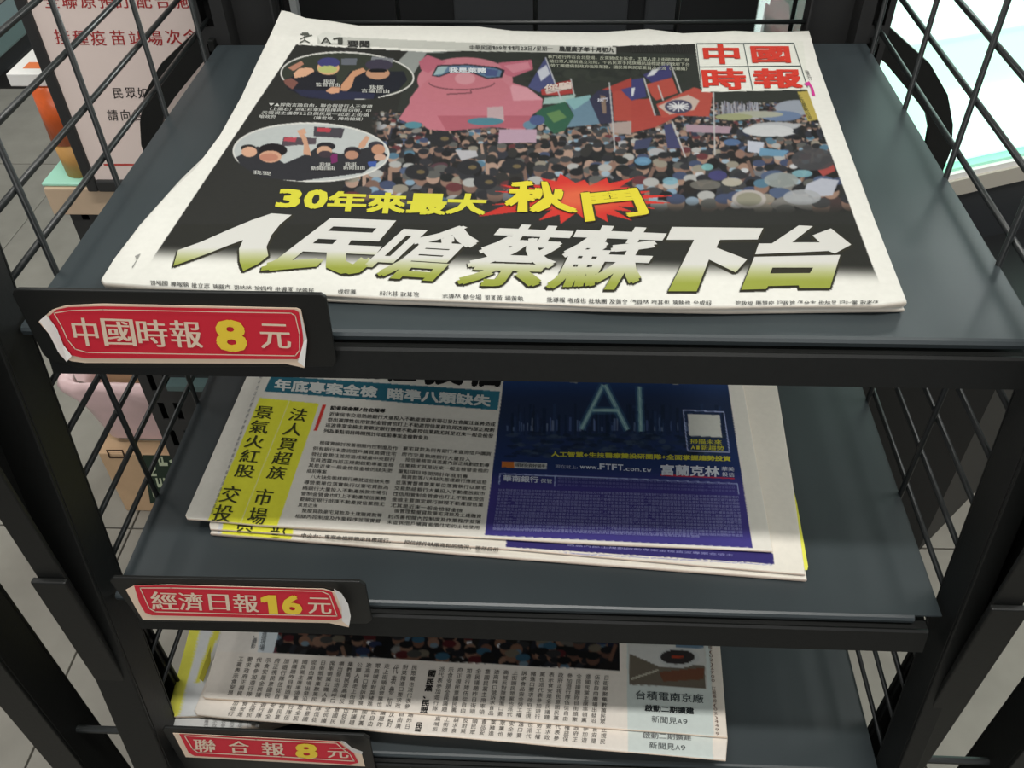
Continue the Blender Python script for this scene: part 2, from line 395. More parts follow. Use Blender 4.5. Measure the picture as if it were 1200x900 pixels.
# front posts (leaning), built as folded channels: outer web, front flange, rear flange
def leanpt(y, z, x): return (x, y-0.0+(-0.0524+0.0)*(-(z)/0.3509)*1.0, z)
for s, xa, xb in ((1, -0.0262, -0.0012), (-1, W_+0.0012, W_+0.0135)):
    mb = MB()
    def bar(x0, x1, ya, yb_, z0=-0.9+.002, z1=0.06):
        mb.hexa([leanpt(ya, z0, x0), leanpt(ya, z0, x1), leanpt(yb_, z0, x1), leanpt(yb_, z0, x0), leanpt(ya, z1, x0), leanpt(ya, z1, x1), leanpt(yb_, z1, x1), leanpt(yb_, z1, x0)])
    bar(xa, xb, -.020, -.0175); bar(xa, xb, .007, .009)
    inner = (xb-.002, xb) if s == 1 else (xa, xa+.002)
    outer = (xa, xa+.002) if s == 1 else (xb-.002, xb)
    bar(*outer, -.0175, .007); bar(*inner, -.0175, .007)
    p = rp(mb.build('front_post', MT['frame'], rack, bevel=.0008))
    # keyhole hooks on the inner face
    for k in range(1, 4):
        c = leanpt(-.012, FZ[k]-.03, 0)
        xx = xa-.0015 if s == 1 else xb
        h = MB().box(xx, xx+.0015, c[1]-.003, c[1]+.003, c[2]-.006, c[2]+.006).build('hook_slot', MT['black'], p)
# vertical side posts with a sleeve, outer posts and rods
for s in (1, -1):
    X = (lambda x: x) if s == 1 else (lambda x: W_-x)
    x0, x1 = sorted((X(-0.024), X(-0.008)))
    mb = MB().box(x0, x1, -.0535, -.0505, -.9, .06).box(x0, x1, -.0185, -.0155, -.9, .06)
    mb.box(x0, x1, -.0535, -.0155, .06, .0615)
    xi = (x1-.002, x1) if s == -1 else (x0, x0+.002)
    mb.box(*xi, -.0505, -.0185, -.9, .06)
    p = rp(mb.build('side_post', MT['frame'], rack, bevel=.0008))
    x0, x1 = sorted((X(-0.0265), X(-0.006)))
    sl = MB().box(x0, x1, -.0575, -.0535, -.9+.001, -.142).box(x0, x1, -.0155, -.013, -.9+.001, -.142)
    xo = (x0, x0+.002) if s == 1 else (x1-.002, x1)
    sl.box(*xo, -.0535, -.0155, -.9+.001, -.146)
    sl.build('post_sleeve', MT['frame'], p, bevel=.0012)
    x0, x1 = sorted((X(-0.096), X(-0.072)))
    mb = MB().box(x0, x1, -.066, -.0635, -.9, -.1).box(x0, x1, -.0345, -.032, -.9, -.1).box(x0, x0+.0025, -.0635, -.0345, -.9, -.1).box(x1-.0025, x1, -.0635, -.0345, -.9, -.1)
    mb.box(x0, x1, -.066, -.032, -.1, -.0985)
    rp(mb.build('outer_post', MT['frame'], rack, bevel=.001))
    rp(MB().tube((X(-.076), -.05, -.338), (X(-.022), -.05, -.338), .0028).build('cross_rod', MT['wire'], rack, smooth=False))
    rp(MB().tube((X(-.076), -.05, -.78), (X(-.022), -.05, -.78), .0028).build('cross_rod', MT['wire'], rack))
# back posts with slots
for s in (1, -1):
    X = (lambda x: x) if s == 1 else (lambda x: W_+.002-x)
    mb = MB()
    def bx(a, b, *r): a, b = sorted((X(a), X(b))); mb.box(a, b, *r)
    yf = .3475
    bx(-.0135, -.009, yf, yf+.0018, -.9, .3); bx(.0005, .009, yf, yf+.0018, -.9, .3)
    bx(-.0135, -.012, yf+.0018, yf+.03, -.9, .3); bx(.009, .0105, yf, yf+.022, -.9, .3)
    bx(.0105, .047, yf+.0205, yf+.022, -.9, .3); bx(.0455, .047, yf+.006, yf+.0205, -.9, .3)
    z = -.9
    while z < .3:
        bx(-.009, .0005, yf, yf+.0018, z, z+.013); z += .036
    bx(-.012, .009, yf+.0205, yf+.022, -.9, .3)
    p = rp(mb.build('back_post', MT['gfix'], rack))
    # shelf hook lugs
    for k in range(4):
        a, b = sorted((X(-.006), X(-.001)))
        MB().box(a, b, yf-.006, yf+.004, FZ[k]-.004, FZ[k]+.005).build('hook_lug', MT['frame'], p, bevel=.0006)
# side mesh wires
WR = 0.0018
for s in (1, -1):
    xw = -0.005 if s == 1 else 0.505
    z = .081+.0318*6 if s == 1 else .0785+.0325*6
    dz = .0318 if s == 1 else .0325
    n = 0
    while z > -.86:
        yl = leanpt(0, min(z, 0), 0)[1]
        rp(MB().tube((xw, leanpt(0, z, 0)[1]+.004, z), (xw, .352, z), WR, 8).build('wire', MT['wire'], rack, smooth=True)); z -= dz
    for yv in ((.0445, .1355, .2265, .3175) if s == 1 else (.0605, .1505, .2405, .3305)):
        xo = xw+(.0035 if s == 1 else -.0035)*0
        rp(MB().tube((xw+(.004 if s == 1 else -.004), yv, -.87), (xw+(.004 if s == 1 else -.004), yv, .29), WR, 8).build('wire', MT['wire'], rack, smooth=True))
for z in [.0115+.0318*k for k in range(-2, 8)]:
    if z > .29 or z in (): continue
    if z > -.02 and k != 99: rp(MB().tube((.047, .36, z), (.455, .36, z), WR, 8).build('wire', MT['wire'], rack, smooth=True))
for x in (.0515, .142, .249, .358, .446): rp(MB().tube((x, .364, -.05), (x, .364, .29), WR, 8).build('wire', MT['wire'], rack, smooth=True))
# curved bracket bands behind the mesh
out = [(.5351-.03, .012), (.5351, -.0092), (.5749, -.0389), (.5966, -.0649), (.6093, -.0921), (.6152, -.115), (.6143, -.1377), (.606, -.18), (.59, -.22), (.56, -.26), (.51, -.3)]
inn = [(.5377-.03, -.016), (.5377, -.0375), (.5708, -.0688), (.584, -.083), (.5902, -.0962), (.592, -.11), (.589, -.135), (.581, -.165), (.566, -.2), (.54, -.235), (.51, -.262)]
for s in (1, -1):
    mb = MB()
    for i in range(len(out)-1):
        q = [out[i], out[i+1], inn[i+1], inn[i]]
        if s == -1: q = [(.5-x, z) for x, z in q]
        mb.hexa([(x, .398, z) for x, z in q]+[(x, .404, z) for x, z in q])
    rp(mb.build('curved_bracket', MT['frame'], rack))
# wire basket floor under the third shelf
for i in range(9):
    x = -.012+.0135*i
    rp(MB().tube((x, -.075, -.43), (x, .33, -.43), .0016, 6).build('wire', MT['wire'], rack))

# ================================================================== PRICE SIGNS
def price_sign(yp, plate, stick, curl, words, label, curl_white):
    S = empty('price_sign', (0.08, yp, float(aty(*plate[0], yp)[2])-.02)); tag(S, label, 'sign', 'red price signs on the shelf fronts')
    inv = Matrix.Translation(-Vector(S.location))
    def pt(p, y): q = aty(p[0], p[1], yp); return (float(q[0]), float(q[2]))
    mb = MB().prism([pt(p, yp) for p in plate], 1, yp, yp+.0022)
    # hook that grips the shelf rail
    o = mb.build('plate', MT['plate'], S, bevel=.0006); o.matrix_parent_inverse = inv
    zc = S.location.z
    zz = min(q[1] for q in [pt(p, yp) for p in plate])
    h = MB().box(.03, .13, yp+.0022, yp+.004, zz+.004, zz+.03).build('clip', MT['plate'], S); h.matrix_parent_inverse = inv
    red = (212, 42, 60); cream = (234, 210, 186); yel = (246, 212, 66)
    P = [pt(p, yp) for p in stick]
    cx = sum(p[0] for p in P)/len(P); cz = sum(p[1] for p in P)/len(P)
    # sticker: slightly lifted corners
    V = [(cx, yp-.0006, cz)]+[(x, yp-.0006, z) for i, (x, z) in enumerate(P)]
    n = len(P); F = [(0, 1+i, 1+(i+1) % n) for i in range(n)]
    st = mesh_obj('sticker', V, F, MT['sticker'], S, vcol=np.tile(s2l(np.array(cream)/255.), (len(V), 1))); st.matrix_parent_inverse = inv
    so = st.modifiers.new('thick', 'SOLIDIFY'); so.thickness = .0003; so.offset = 0
    pr = Print()
    rd, ln = words['red'], words['line']
    pr.poly(rd, red); pr2 = Print()
    def ringp(pts, wd, c, P_):
        pts = np.array(pts, float)
        for i in range(len(pts)):
            a, b = pts[i], pts[(i+1) % len(pts)]; d = b-a; d /= np.hypot(*d); nn = np.array([-d[1], d[0]])*wd/2
            P_.poly([a+nn-d*wd/2, b+nn+d*wd/2, b-nn+d*wd/2, a-nn-d*wd/2], c)
    ringp(ln, 1.1, cream, pr2)
    for c, (x0, y0, x1, y1), kind in words['txt']:
        sk = .5*(y1-y0)*(0.45-.00075*(x0))
        Q = ((x0, y0), (x1-sk, y0+.03*(x1-x0)), (x1, y1+.02*(x1-x0)), (x0+sk, y1))
        pr2.ch(c, Q, yel if kind == 'y' else cream, .03 if kind == 'y' else .02, tight=True)
    a = pr.build('red_field', lambda p: aty(p[:, 0], p[:, 1], yp-.0012), MT['sticker'], S); a.matrix_parent_inverse = inv
    b = pr2.build('lettering', lambda p: aty(p[:, 0], p[:, 1], yp-.0016), MT['sticker'], S, mx=50, out=(0, -1, 0)); b.matrix_parent_inverse = inv
    for cw in curl_white:
        v = [aty(p[0], p[1], yp-.0022-q) for *p, q in cw]
        e = mesh_obj('curled_corner', v, [tuple(range(len(v)))], MT['white'], S); e.matrix_parent_inverse = inv; e['label'] = 'white curled sticker corner'
    return S
price_sign(-.012, [(20, 339), (376, 345), (382, 349), (394, 424), (390, 430), (86, 432), (78, 427), (60, 425), (50, 415), (14, 346), (15, 341)],
    [(46, 376), (62, 362), (78, 357), (120, 355), (348, 360), (353, 362), (359, 390), (360, 398), (357, 430), (350, 425), (100, 424), (84, 422), (72, 416), (66, 405), (58, 390)], [.004, .001, 0, 0, 0, .001, 0, .001, .003, 0, 0, 0, 0, .001, .002],
    dict(red=[(57, 371), (66, 363), (80, 360), (120, 359), (345, 363), (350, 366), (355, 390), (355, 415), (348, 421), (100, 420), (82, 416), (74, 404), (66, 386)],
         line=[(63, 367), (82, 364), (120, 363), (341, 367), (346, 370), (351, 392), (351, 410), (346, 417), (102, 413), (88, 409), (79, 398), (72, 382)],
         txt=[('中', (82, 372, 118, 405), 'c'), ('國', (117, 373, 161, 405), 'c'), ('時', (158, 374, 199, 406), 'c'), ('報', (197, 375, 239, 407), 'c'), ('8', (250, 374, 291, 412), 'y'), ('元', (303, 379, 342, 408), 'c')]),
    'black price plate on the top shelf, red sticker reading 8 yuan with ragged edges', [[(46, 376, .004), (54, 369, .001), (66, 384, .0), (74, 404, 0), (84, 417, 0), (78, 424, .002), (68, 412, .003), (58, 392, .003)], [(351, 362, .001), (360, 398, .001), (357, 430, .002), (349, 424, .001), (356, 400, 0)]])
price_sign(-.0465, [(132, 677), (421, 682), (428, 686), (436, 727), (430, 731), (172, 729), (164, 727), (128, 681)],
    [(148, 690), (158, 685), (200, 684), (380, 689), (397, 694), (403, 703), (411, 722), (409, 734), (395, 729), (300, 727), (168, 725), (160, 712)], [0, .0005, 0, 0, .001, .002, .003, .004, .001, 0, 0, 0],
    dict(red=[(157, 686), (200, 686), (378, 691), (389, 694), (401, 724), (393, 727), (300, 724), (178, 721), (170, 718), (163, 706)],
         line=[(164, 689), (200, 689), (377, 693), (386, 697), (395, 722), (300, 720), (182, 717), (175, 713)],
         txt=[('經', (175, 693, 210, 714), 'c'), ('濟', (208, 694, 240, 715), 'c'), ('日', (243, 696, 270, 715), 'c'), ('報', (272, 696, 304, 717), 'c'), ('1', (305, 697, 326, 719), 'y'), ('6', (329, 697, 355, 720), 'y'), ('元', (360, 700, 389, 719), 'c')]),
    'black price plate on the second shelf with red sticker reading 16 yuan', [[(391, 690, 0), (400, 695, .001), (408, 708, .003), (411, 722, .004), (409, 734, .004), (401, 728, .001), (400, 712, 0)]])
price_sign(-.0625, [(192, 853), (426, 862), (433, 866), (441, 906), (218, 902), (190, 856)],
    [(203, 858), (300, 863), (399, 868), (412, 878), (424, 882), (428, 897), (330, 892), (218, 886)], [0, 0, .0, .002, .003, .002, 0, 0],
    dict(red=[(210, 860), (300, 865), (396, 869), (404, 876), (414, 882), (420, 894), (410, 896), (330, 891), (228, 886), (221, 882)],
         line=[(216, 862), (300, 867), (394, 871), (402, 878), (410, 884), (415, 892), (330, 887), (232, 882), (226, 878)],
         txt=[('聯', (226, 866, 254, 881), 'c'), ('合', (267, 868, 293, 882), 'c'), ('報', (306, 870, 334, 885), 'c'), ('8', (345, 871, 373, 889), 'y'), ('元', (383, 876, 409, 888), 'c')]),
    'black price plate on the third shelf with red sticker reading 8 yuan', [[(399, 868, 0), (404, 869, .002), (412, 876, .003), (425, 881, .003), (424, 884, .002), (412, 881, .001)]])

# ================================================================== TOP NEWSPAPER
GREYK = (40, 40, 36)
rng = random.Random(7)
def z1(v): return lambda x, y: (480+x/4.615, 40+y/4.615) if v == 3 else (740+x/4.5, 40+y/4.5) if v == 4 else (180+x/2.857, 200+y/2.857) if v == 1 else (560+x/2.308, 200+y/2.308) if v == 2 else (260+x/5.4545, 100+y/5.4545) if v == 5 else (320+x/7.5, 30+y/7.5)
def PL(v, pts): f = z1(v); return [f(*p) for p in pts]
cv = Canvas(110, 5, 1075, 372, 2, PW)
# picture
cv.poly([(343, 52), (500, 61), (820, 50), (945, 104), (1032, 330), (165, 330)], GREYK)
cv.poly([(480, 58), (560, 64), (560, 100), (430, 110)], (150, 156, 150))
cv.poly([(500, 62), (660, 60), (840, 64), (950, 104), (1005, 245), (440, 245), (470, 110)], (44, 48, 42))
for _ in range(160): cv.ell(rng.uniform(620, 800), rng.uniform(66, 96), rng.uniform(4, 12), rng.uniform(2, 6), rng.choice([(40, 46, 38), (52, 58, 48), (34, 38, 34)]), .6)
crowd(cv, 425, 1000, 134, 252, 4.5, 23, rng)
crowd(cv, 820, 985, 122, 150, 3.5, 6, rng)
for _ in range(60): x = rng.uniform(842, 890); cv.line((x, 140), (x+rng.uniform(-3, 3), rng.uniform(118, 130)), 1.6, rng.choice([(140, 142, 160), (110, 112, 130), (170, 170, 180)]))
for a in (((935, 126), 27, 9, (150, 160, 176)), ((915, 136), 24, 6, (96, 122, 166)), ((888, 134), 30, 4, (170, 172, 150)), ((860, 137), 22, 4, (160, 164, 110)), ((908, 148), 28, 5, (178, 180, 184)), ((900, 153), 30, 7, (202, 204, 206))): cv.ell(*a[0], a[1], a[2], a[3])
cv.poly(PL(4, [(595, 510), (690, 485), (800, 495), (865, 525), (800, 540), (680, 535)]), (205, 206, 208))
cv.poly(PL(4, [(285, 475), (530, 488), (515, 525), (290, 515)]), (176, 138, 156))
cv.poly(PL(4, [(612, 560), (700, 570), (690, 630), (612, 620)]), (190, 196, 214)); cv.poly(PL(4, [(680, 600), (830, 615), (800, 645), (670, 640)]), (90, 150, 190))
cv.poly(PL(4, [(925, 790), (1000, 760), (1095, 770), (1060, 850), (960, 860), (910, 830)]), (186, 190, 206)); cv.poly(PL(4, [(980, 715), (1060, 670), (1075, 720), (1010, 750)]), (190, 60, 54))
cv.ell(*z1(4)(560, 800), 1, 1, (0, 0, 0)); cv.ell(*z1(4)(620, 870), 20, 11, (186, 176, 168)); cv.ell(*z1(4)(620, 870), 15, 8, (150, 146, 120))
for x, y, rx, ry, c in ((60, 670, 10, 5, (84, 150, 196)), (205, 775, 9, 4.5, (110, 176, 200)), (400, 700, 7, 4, (110, 190, 190)), (455, 745, 11, 6, (58, 56, 130)), (900, 735, 12, 4.5, (110, 176, 190)), (790, 770, 20, 9, (150, 160, 156)), (900, 860, 22, 9, (170, 174, 178)), (530, 780, 12, 5, (196, 186, 160)), (390, 795, 18, 6, (110, 106, 96)), (960, 660, 26, 13, (66, 66, 70)), (530, 570, 10, 4, (70, 110, 170)), (320, 880, 8, 5, (140, 170, 196))): cv.ell(*z1(4)(x, y), rx, ry, c, .9)
# flags
cv.poly(PL(4, [(0, 345), (95, 340), (125, 430), (250, 430), (130, 490), (0, 520)]), (196, 54, 42)); cv.poly(PL(4, [(0, 240), (60, 230), (80, 330), (0, 350)]), (52, 52, 120))
cv.poly(PL(4, [(60, 215), (180, 155), (205, 165), (215, 225), (110, 260)]), (52, 50, 118)); cv.poly(PL(4, [(75, 265), (215, 228), (245, 310), (130, 350), (110, 330)]), (204, 62, 46))
cv.poly(PL(4, [(80, 225), (110, 185), (150, 180), (120, 215)]), (214, 216, 220)); cv.poly(PL(4, [(0, 285), (20, 280), (10, 325), (0, 330)]), (214, 216, 220))
cv.poly(PL(4, [(130, 370), (200, 340), (330, 280), (430, 310), (410, 435), (250, 430), (160, 440)]), (206, 64, 48)); cv.poly(PL(4, [(140, 380), (215, 345), (300, 320), (360, 350), (330, 400), (200, 425)]), (206, 178, 160))
cv.ell(*z1(4)(248, 382), 16, 8, (64, 60, 92)); 
for k in range(12):
    a = k*math.pi/6; p = z1(4)(248, 382); cv.line(p, (p[0]+math.cos(a)*13, p[1]+math.sin(a)*6), 1.6, (224, 224, 224))
for a, b in (((65, 230), (125, 430)), ((205, 150), (262, 310)), ((432, 305), (440, 640)), ((215, 460), (285, 650)), ((140, 270), (168, 350))): cv.line(z1(4)(*a), z1(4)(*b), 1.8, (190, 188, 186))
cv.poly(PL(4, [(170, 480), (210, 470), (260, 600), (190, 600)]), (56, 58, 110)); cv.poly(PL(4, [(20, 560), (110, 545), (90, 600), (10, 610)]), (52, 60, 100))
cv.poly(PL(3, [(1040, 300), (1200, 235), (1200, 310), (1110, 320)]), (186, 50, 40)); cv.poly(PL(3, [(1095, 310), (1200, 300), (1200, 470), (1105, 470)]), (198, 58, 44)); cv.poly(PL(3, [(1140, 300), (1200, 285), (1200, 360)]), (60, 56, 130))
cv.poly(PL(3, [(1080, 480), (1200, 470), (1200, 545), (1090, 530)]), (176, 150, 140))
cv.poly(PL(3, [(735, 125), (795, 275), (700, 315), (640, 285)]), (64, 70, 130)); cv.poly(PL(3, [(690, 200), (740, 165), (760, 215), (710, 255)]), (196, 200, 216))
cv.poly(PL(3, [(800, 262), (875, 248), (890, 320), (820, 330), (715, 330), (710, 300)]), (190, 44, 40)); cv.poly(PL(3, [(730, 300), (860, 270), (870, 295), (740, 325)]), (214, 190, 180))
cv.poly(PL(3, [(730, 345), (900, 325), (880, 370), (720, 380)]), (150, 190, 180))
cv.poly(PL(3, [(670, 415), (840, 365), (890, 440), (840, 520), (780, 540), (720, 475)]), (34, 96, 66)); cv.poly(PL(3, [(740, 430), (810, 410), (850, 450), (780, 480)]), (90, 140, 70))
cv.poly(PL(3, [(845, 360), (975, 330), (1030, 485), (850, 505), (890, 440)]), (92, 132, 158)); cv.poly(PL(3, [(840, 355), (975, 328), (985, 345), (890, 410)]), (120, 180, 184))
cv.poly(PL(3, [(970, 350), (1020, 305), (1090, 300), (1105, 480), (1030, 485)]), (44, 44, 74)); cv.poly(PL(3, [(1030, 330), (1060, 335), (1065, 430), (1045, 430)]), (140, 110, 90))
cv.line(z1(3)(735, 125), z1(3)(820, 355), 1.6, (190, 190, 196)); cv.line(z1(3)(872, 240), z1(3)(890, 330), 1.5, (190, 190, 190)); cv.line(z1(3)(1080, 260), z1(3)(1110, 620), 1.8, (180, 180, 180))
# pig balloon
pk = (214, 104, 122); dk = (186, 70, 88); lt = (232, 150, 164)
cv.poly(PL(3, [(0, 350), (60, 270), (200, 240), (520, 250), (640, 290), (720, 350), (715, 400), (660, 440), (680, 500), (600, 520), (440, 500), (200, 525), (100, 515), (60, 480), (0, 470)]), pk)
cv.poly(PL(3, [(-60, 460), (-20, 400), (20, 350), (60, 400), (100, 460), (20, 490)]), pk)
cv.poly(PL(3, [(540, 270), (640, 290), (722, 355), (560, 360)]), lt, .8)
cv.poly(PL(3, [(150, 440), (680, 440), (660, 510), (440, 505), (200, 525)]), dk, .7)
cv.ell(*z1(3)(300, 250), 56, 27, (218, 112, 128)); cv.ell(*z1(3)(300, 300), 52, 20, (214, 104, 120))
cv.poly(PL(3, [(50, 150), (95, 112), (200, 150), (130, 190), (100, 210), (60, 190)]), (206, 88, 112)); cv.poly(PL(3, [(480, 155), (660, 138), (668, 190), (560, 232), (520, 220)]), (206, 88, 112)); cv.poly(PL(3, [(510, 170), (640, 150), (655, 185), (560, 210)]), (226, 120, 140))
cv.poly(PL(3, [(120, 225), (150, 168), (310, 162), (470, 178), (515, 195), (500, 235), (420, 242), (350, 215), (300, 195), (230, 205), (160, 232)]), (28, 30, 40))
cv.poly(PL(3, [(128, 222), (155, 175), (310, 168), (465, 184), (500, 198), (488, 230), (420, 236), (350, 208), (300, 190), (230, 198), (160, 226)]), (84, 120, 158)); cv.poly(PL(3, [(128, 222), (155, 175), (210, 172), (180, 215)]), (150, 186, 190)); cv.poly(PL(3, [(400, 185), (480, 195), (470, 228), (410, 225)]), (60, 78, 140))
cv.ell(*z1(3)(300, 240), 12, 7, (230, 150, 160), .7)
for i in range(12):
    a = i/12*math.pi; b = (i+1)/12*math.pi; f = lambda t: z1(3)(282-178*math.cos(t), 262+38*math.sin(t)); cv.line(f(a), f(b), .9, (90, 40, 50))
cv.line(z1(3)(200, 325), z1(3)(335, 318), 1.0, (90, 40, 50)); cv.line(z1(3)(335, 318), z1(3)(330, 305), 1.0, (90, 40, 50))
cv.poly(PL(3, [(420, 395), (505, 390), (512, 470), (450, 490), (420, 460)]), (196, 160, 164)); cv.ell(*z1(3)(410, 472), 21, 4.5, (58, 130, 152)); cv.ell(*z1(3)(20, 492), 10, 4, (66, 140, 160)); cv.ell(*z1(3)(650, 492), 8, 5, (84, 130, 160)); cv.ell(*z1(3)(690, 465), 9, 6, (60, 80, 140))
cv.poly(PL(3, [(485, 515), (688, 515), (685, 585), (478, 590)]), (190, 148, 172)); cv.poly(PL(3, [(245, 625), (360, 630), (370, 660), (280, 685)]), (186, 184, 190))
for x, y in ((170, 565), (320, 720), (560, 715), (410, 800), (40, 745)): cv.ell(*z1(3)(x, y), 14, 9, (36, 36, 40)); cv.ell(*z1(3)(x+20, y), 5, 2.4, (150, 120, 60), .7)
# yellow banner right
cv.poly(PL(4, [(875, 305), (940, 298), (990, 450), (930, 460)]), (208, 180, 58))
# black surround around the picture
cv.poly([(300, 140), (440, 140), (460, 160), (455, 205), (435, 215), (420, 232), (330, 232), (200, 300), (165, 330), (190, 262), (262, 142)], GREYK, .0)
cv.apply(150, 52, 470, 250, lambda X, Y, A: A*(sm(0, 18, X-(432+np.maximum(0, 150-Y)*.1-np.maximum(0, Y-190)*1.6)))[..., None]+(np.array(GREYK)/255.)*(1-sm(0, 18, X-(432+np.maximum(0, 150-Y)*.1-np.maximum(0, Y-190)*1.6)))[..., None])
cv.apply(150, 225, 1040, 262, lambda X, Y, A: A*(1-sm(222+(X-300)*.018, 244+(X-300)*.012, Y))[..., None]+(np.array(GREYK)/255.)*sm(222+(X-300)*.018, 244+(X-300)*.012, Y)[..., None])
cv.poly([(150, 262), (1040, 262), (1040, 340), (150, 340)], GREYK)
# fade of the black field into white at the foot
def fade(X, Y, A):
    y = 297+(X-190)*.029; t = sm(y-11, y+17, Y)[..., None]; return A*(1-t)+np.array(PW)/255.*t
cv.apply(110, 270, 1075, 372, fade)
# margins of bare paper round the black field
cv.poly([(100, 0), (347, 0), (347, 52), (182, 298), (160, 332), (100, 332)], PW)
cv.poly([(941, 0), (941, 47), (946, 105), (1018, 300), (1031, 332), (1085, 332), (1085, 0)], PW)
cv.poly([(340, 0), (345, 52), (500, 61), (822, 51), (945, 47), (945, 0)], PW)
# newsprint mutes the picture
cv.apply(150, 50, 1040, 262, lambda X, Y, A: (A*.74+A.mean(2, keepdims=True)*.26)*.86+.035)
cv.blur(430, 60, 1010, 262)
cv.poly([(100, 0), (347, 0), (347, 52), (182, 298), (160, 332), (100, 332)], PW)
cv.poly([(941, 0), (941, 47), (946, 105), (1018, 300), (1031, 332), (1085, 332), (1085, 0)], PW)
cv.poly([(340, 0), (345, 52), (500, 61), (822, 51), (945, 47), (945, 0)], PW)
cv.apply(110, 270, 1075, 372, fade)
# inset ellipses
def inset(cx, cy, rx, ry, rot, sky):
    cv.ell(cx, cy, rx, ry, (206, 204, 198), rot=rot); cv.ell(cx, cy, rx-1.8, ry-1.8, sky, rot=rot)
inset(407, 88.5, 78.5, 28, .04, (52, 56, 48))
f6 = lambda *a: z1(6)(*a)
for poly, c in (([(90, 480), (330, 380), (420, 420), (560, 440), (560, 640), (300, 640), (130, 560)], (34, 34, 40)), ([(680, 400), (1150, 400), (1180, 480), (1100, 570), (900, 640), (500, 650)], (32, 34, 42)), ([(180, 560), (900, 590), (880, 640), (520, 655), (250, 620)], (42, 44, 66)),
    ([(600, 290), (740, 290), (730, 345), (600, 345)], (96, 100, 108)), ([(870, 270), (1060, 290), (1040, 350), (850, 340)], (120, 122, 126)), ([(600, 520), (700, 400), (790, 370), (820, 400), (720, 450), (690, 540), (650, 575), (590, 570)], (190, 140, 108)), ([(460, 575), (520, 535), (590, 540), (580, 590), (510, 600)], (200, 150, 120)), ([(180, 420), (230, 375), (340, 370), (365, 400), (290, 445), (190, 460)], (206, 160, 130)), ([(130, 370), (250, 310), (270, 340), (180, 400)], (170, 120, 100)), ([(90, 480), (160, 460), (220, 500), (170, 560), (110, 520)], (120, 80, 72))):
    cv.poly([f6(*p) for p in poly], c)
cv.ell(*f6(485, 370), 13, 8.5, (206, 160, 120)); cv.ell(*f6(490, 325), 13, 6, (62, 62, 110)); cv.ell(*f6(480, 385), 11, 4.5, (170, 176, 110)); cv.ell(*f6(920, 420), 14, 7, (180, 136, 108)); cv.ell(*f6(930, 345), 16, 6.5, (60, 56, 70)); cv.ell(*f6(920, 395), 11, 2.4, (24, 24, 26))
inset(364.5, 178.5, 92, 35, .02, (176, 180, 178))
f5 = lambda *a: z1(5)(*a)
for poly, c in (([(90, 460), (230, 390), (400, 500), (560, 430), (600, 400), (760, 440), (1000, 380), (1060, 450), (900, 560), (500, 612), (250, 590), (120, 510)], (44, 44, 48)), ([(590, 265), (785, 275), (765, 338), (585, 325)], (66, 62, 68)), ([(395, 330), (605, 335), (600, 375), (380, 390)], (80, 70, 76)), ([(610, 270), (700, 275), (690, 300), (605, 295)], (170, 60, 70)), ([(400, 332), (480, 334), (470, 360), (395, 358)], (170, 70, 80)), ([(510, 300), (540, 330), (560, 400), (570, 450), (520, 440), (525, 380), (500, 320)], (190, 146, 120)), ([(480, 290), (530, 275), (540, 305), (500, 325)], (196, 150, 124)), ([(925, 320), (945, 335), (910, 400), (870, 400), (880, 370)], (190, 146, 120)), ([(930, 490), (990, 485), (985, 520), (940, 520)], (60, 84, 150)), ([(690, 440), (740, 440), (740, 490), (700, 500)], (110, 40, 90))):
    cv.poly([f5(*p) for p in poly], c)
for x, y, rx, ry, c in ((325, 415, 17, 8, (30, 26, 28)), (310, 455, 13, 7, (196, 150, 124)), (300, 460, 11, 4.5, (176, 120, 100)), (170, 400, 9, 4, (40, 36, 36)), (175, 425, 9, 6, (200, 156, 130)), (665, 390, 11, 5, (36, 34, 38)), (655, 420, 9, 6, (190, 150, 124)), (660, 440, 8, 4, (60, 50, 56)), (835, 425, 10, 6, (40, 36, 40)), (830, 445, 8, 5, (170, 126, 104)), (985, 385, 9, 5, (50, 48, 56)), (1000, 410, 8, 6, (176, 130, 104)), (1010, 460, 7, 4, (186, 150, 130))): cv.ell(*f5(x, y), rx, ry, c)
# masthead field, date band, starburst
cv.poly([(814, 49), (941, 48), (948, 105), (822, 108)], (222, 222, 212))
cv.poly([(372, 42), (550, 50), (722, 55), (722, 63), (550, 60), (372, 52)], (188, 188, 180)); cv.poly([(372, 42), (380, 37), (400, 40), (400, 50), (376, 50)], (216, 216, 208))
# burst
sp = []
ce = z1(2)(275, 78)
for k in range(46):
    a = 2*math.pi*k/46; R = (1.0 if k % 2 else .66+.05*math.sin(k*3)) * (1+.16*math.sin(k*7.3)); sp.append((ce[0]+math.cos(a)*96*R*(1.0 if math.cos(a) > 0 else 1.02), ce[1]+math.sin(a)*27*R-(math.cos(a) < 0)*math.cos(a)*-2))
cv.poly(sp, (198, 52, 44)); cv.poly([(ce[0]-120, ce[1]+20), (ce[0]-60, ce[1]-4), (ce[0]-50, ce[1]+12)], (186, 50, 42)); cv.ell(ce[0]+6, ce[1]-2, 44, 13, (214, 110, 70), .75, soft=.5)
hf = empty('newspaper', (.24, .19, 0.0))
tag(hf, 'white folded newspaper with red masthead and huge white headline on black, on the top shelf', 'newspaper')
def sc_(o, r): o.parent = r; o.matrix_parent_inverse = Matrix.Translation(-Vector(r.location)); return o
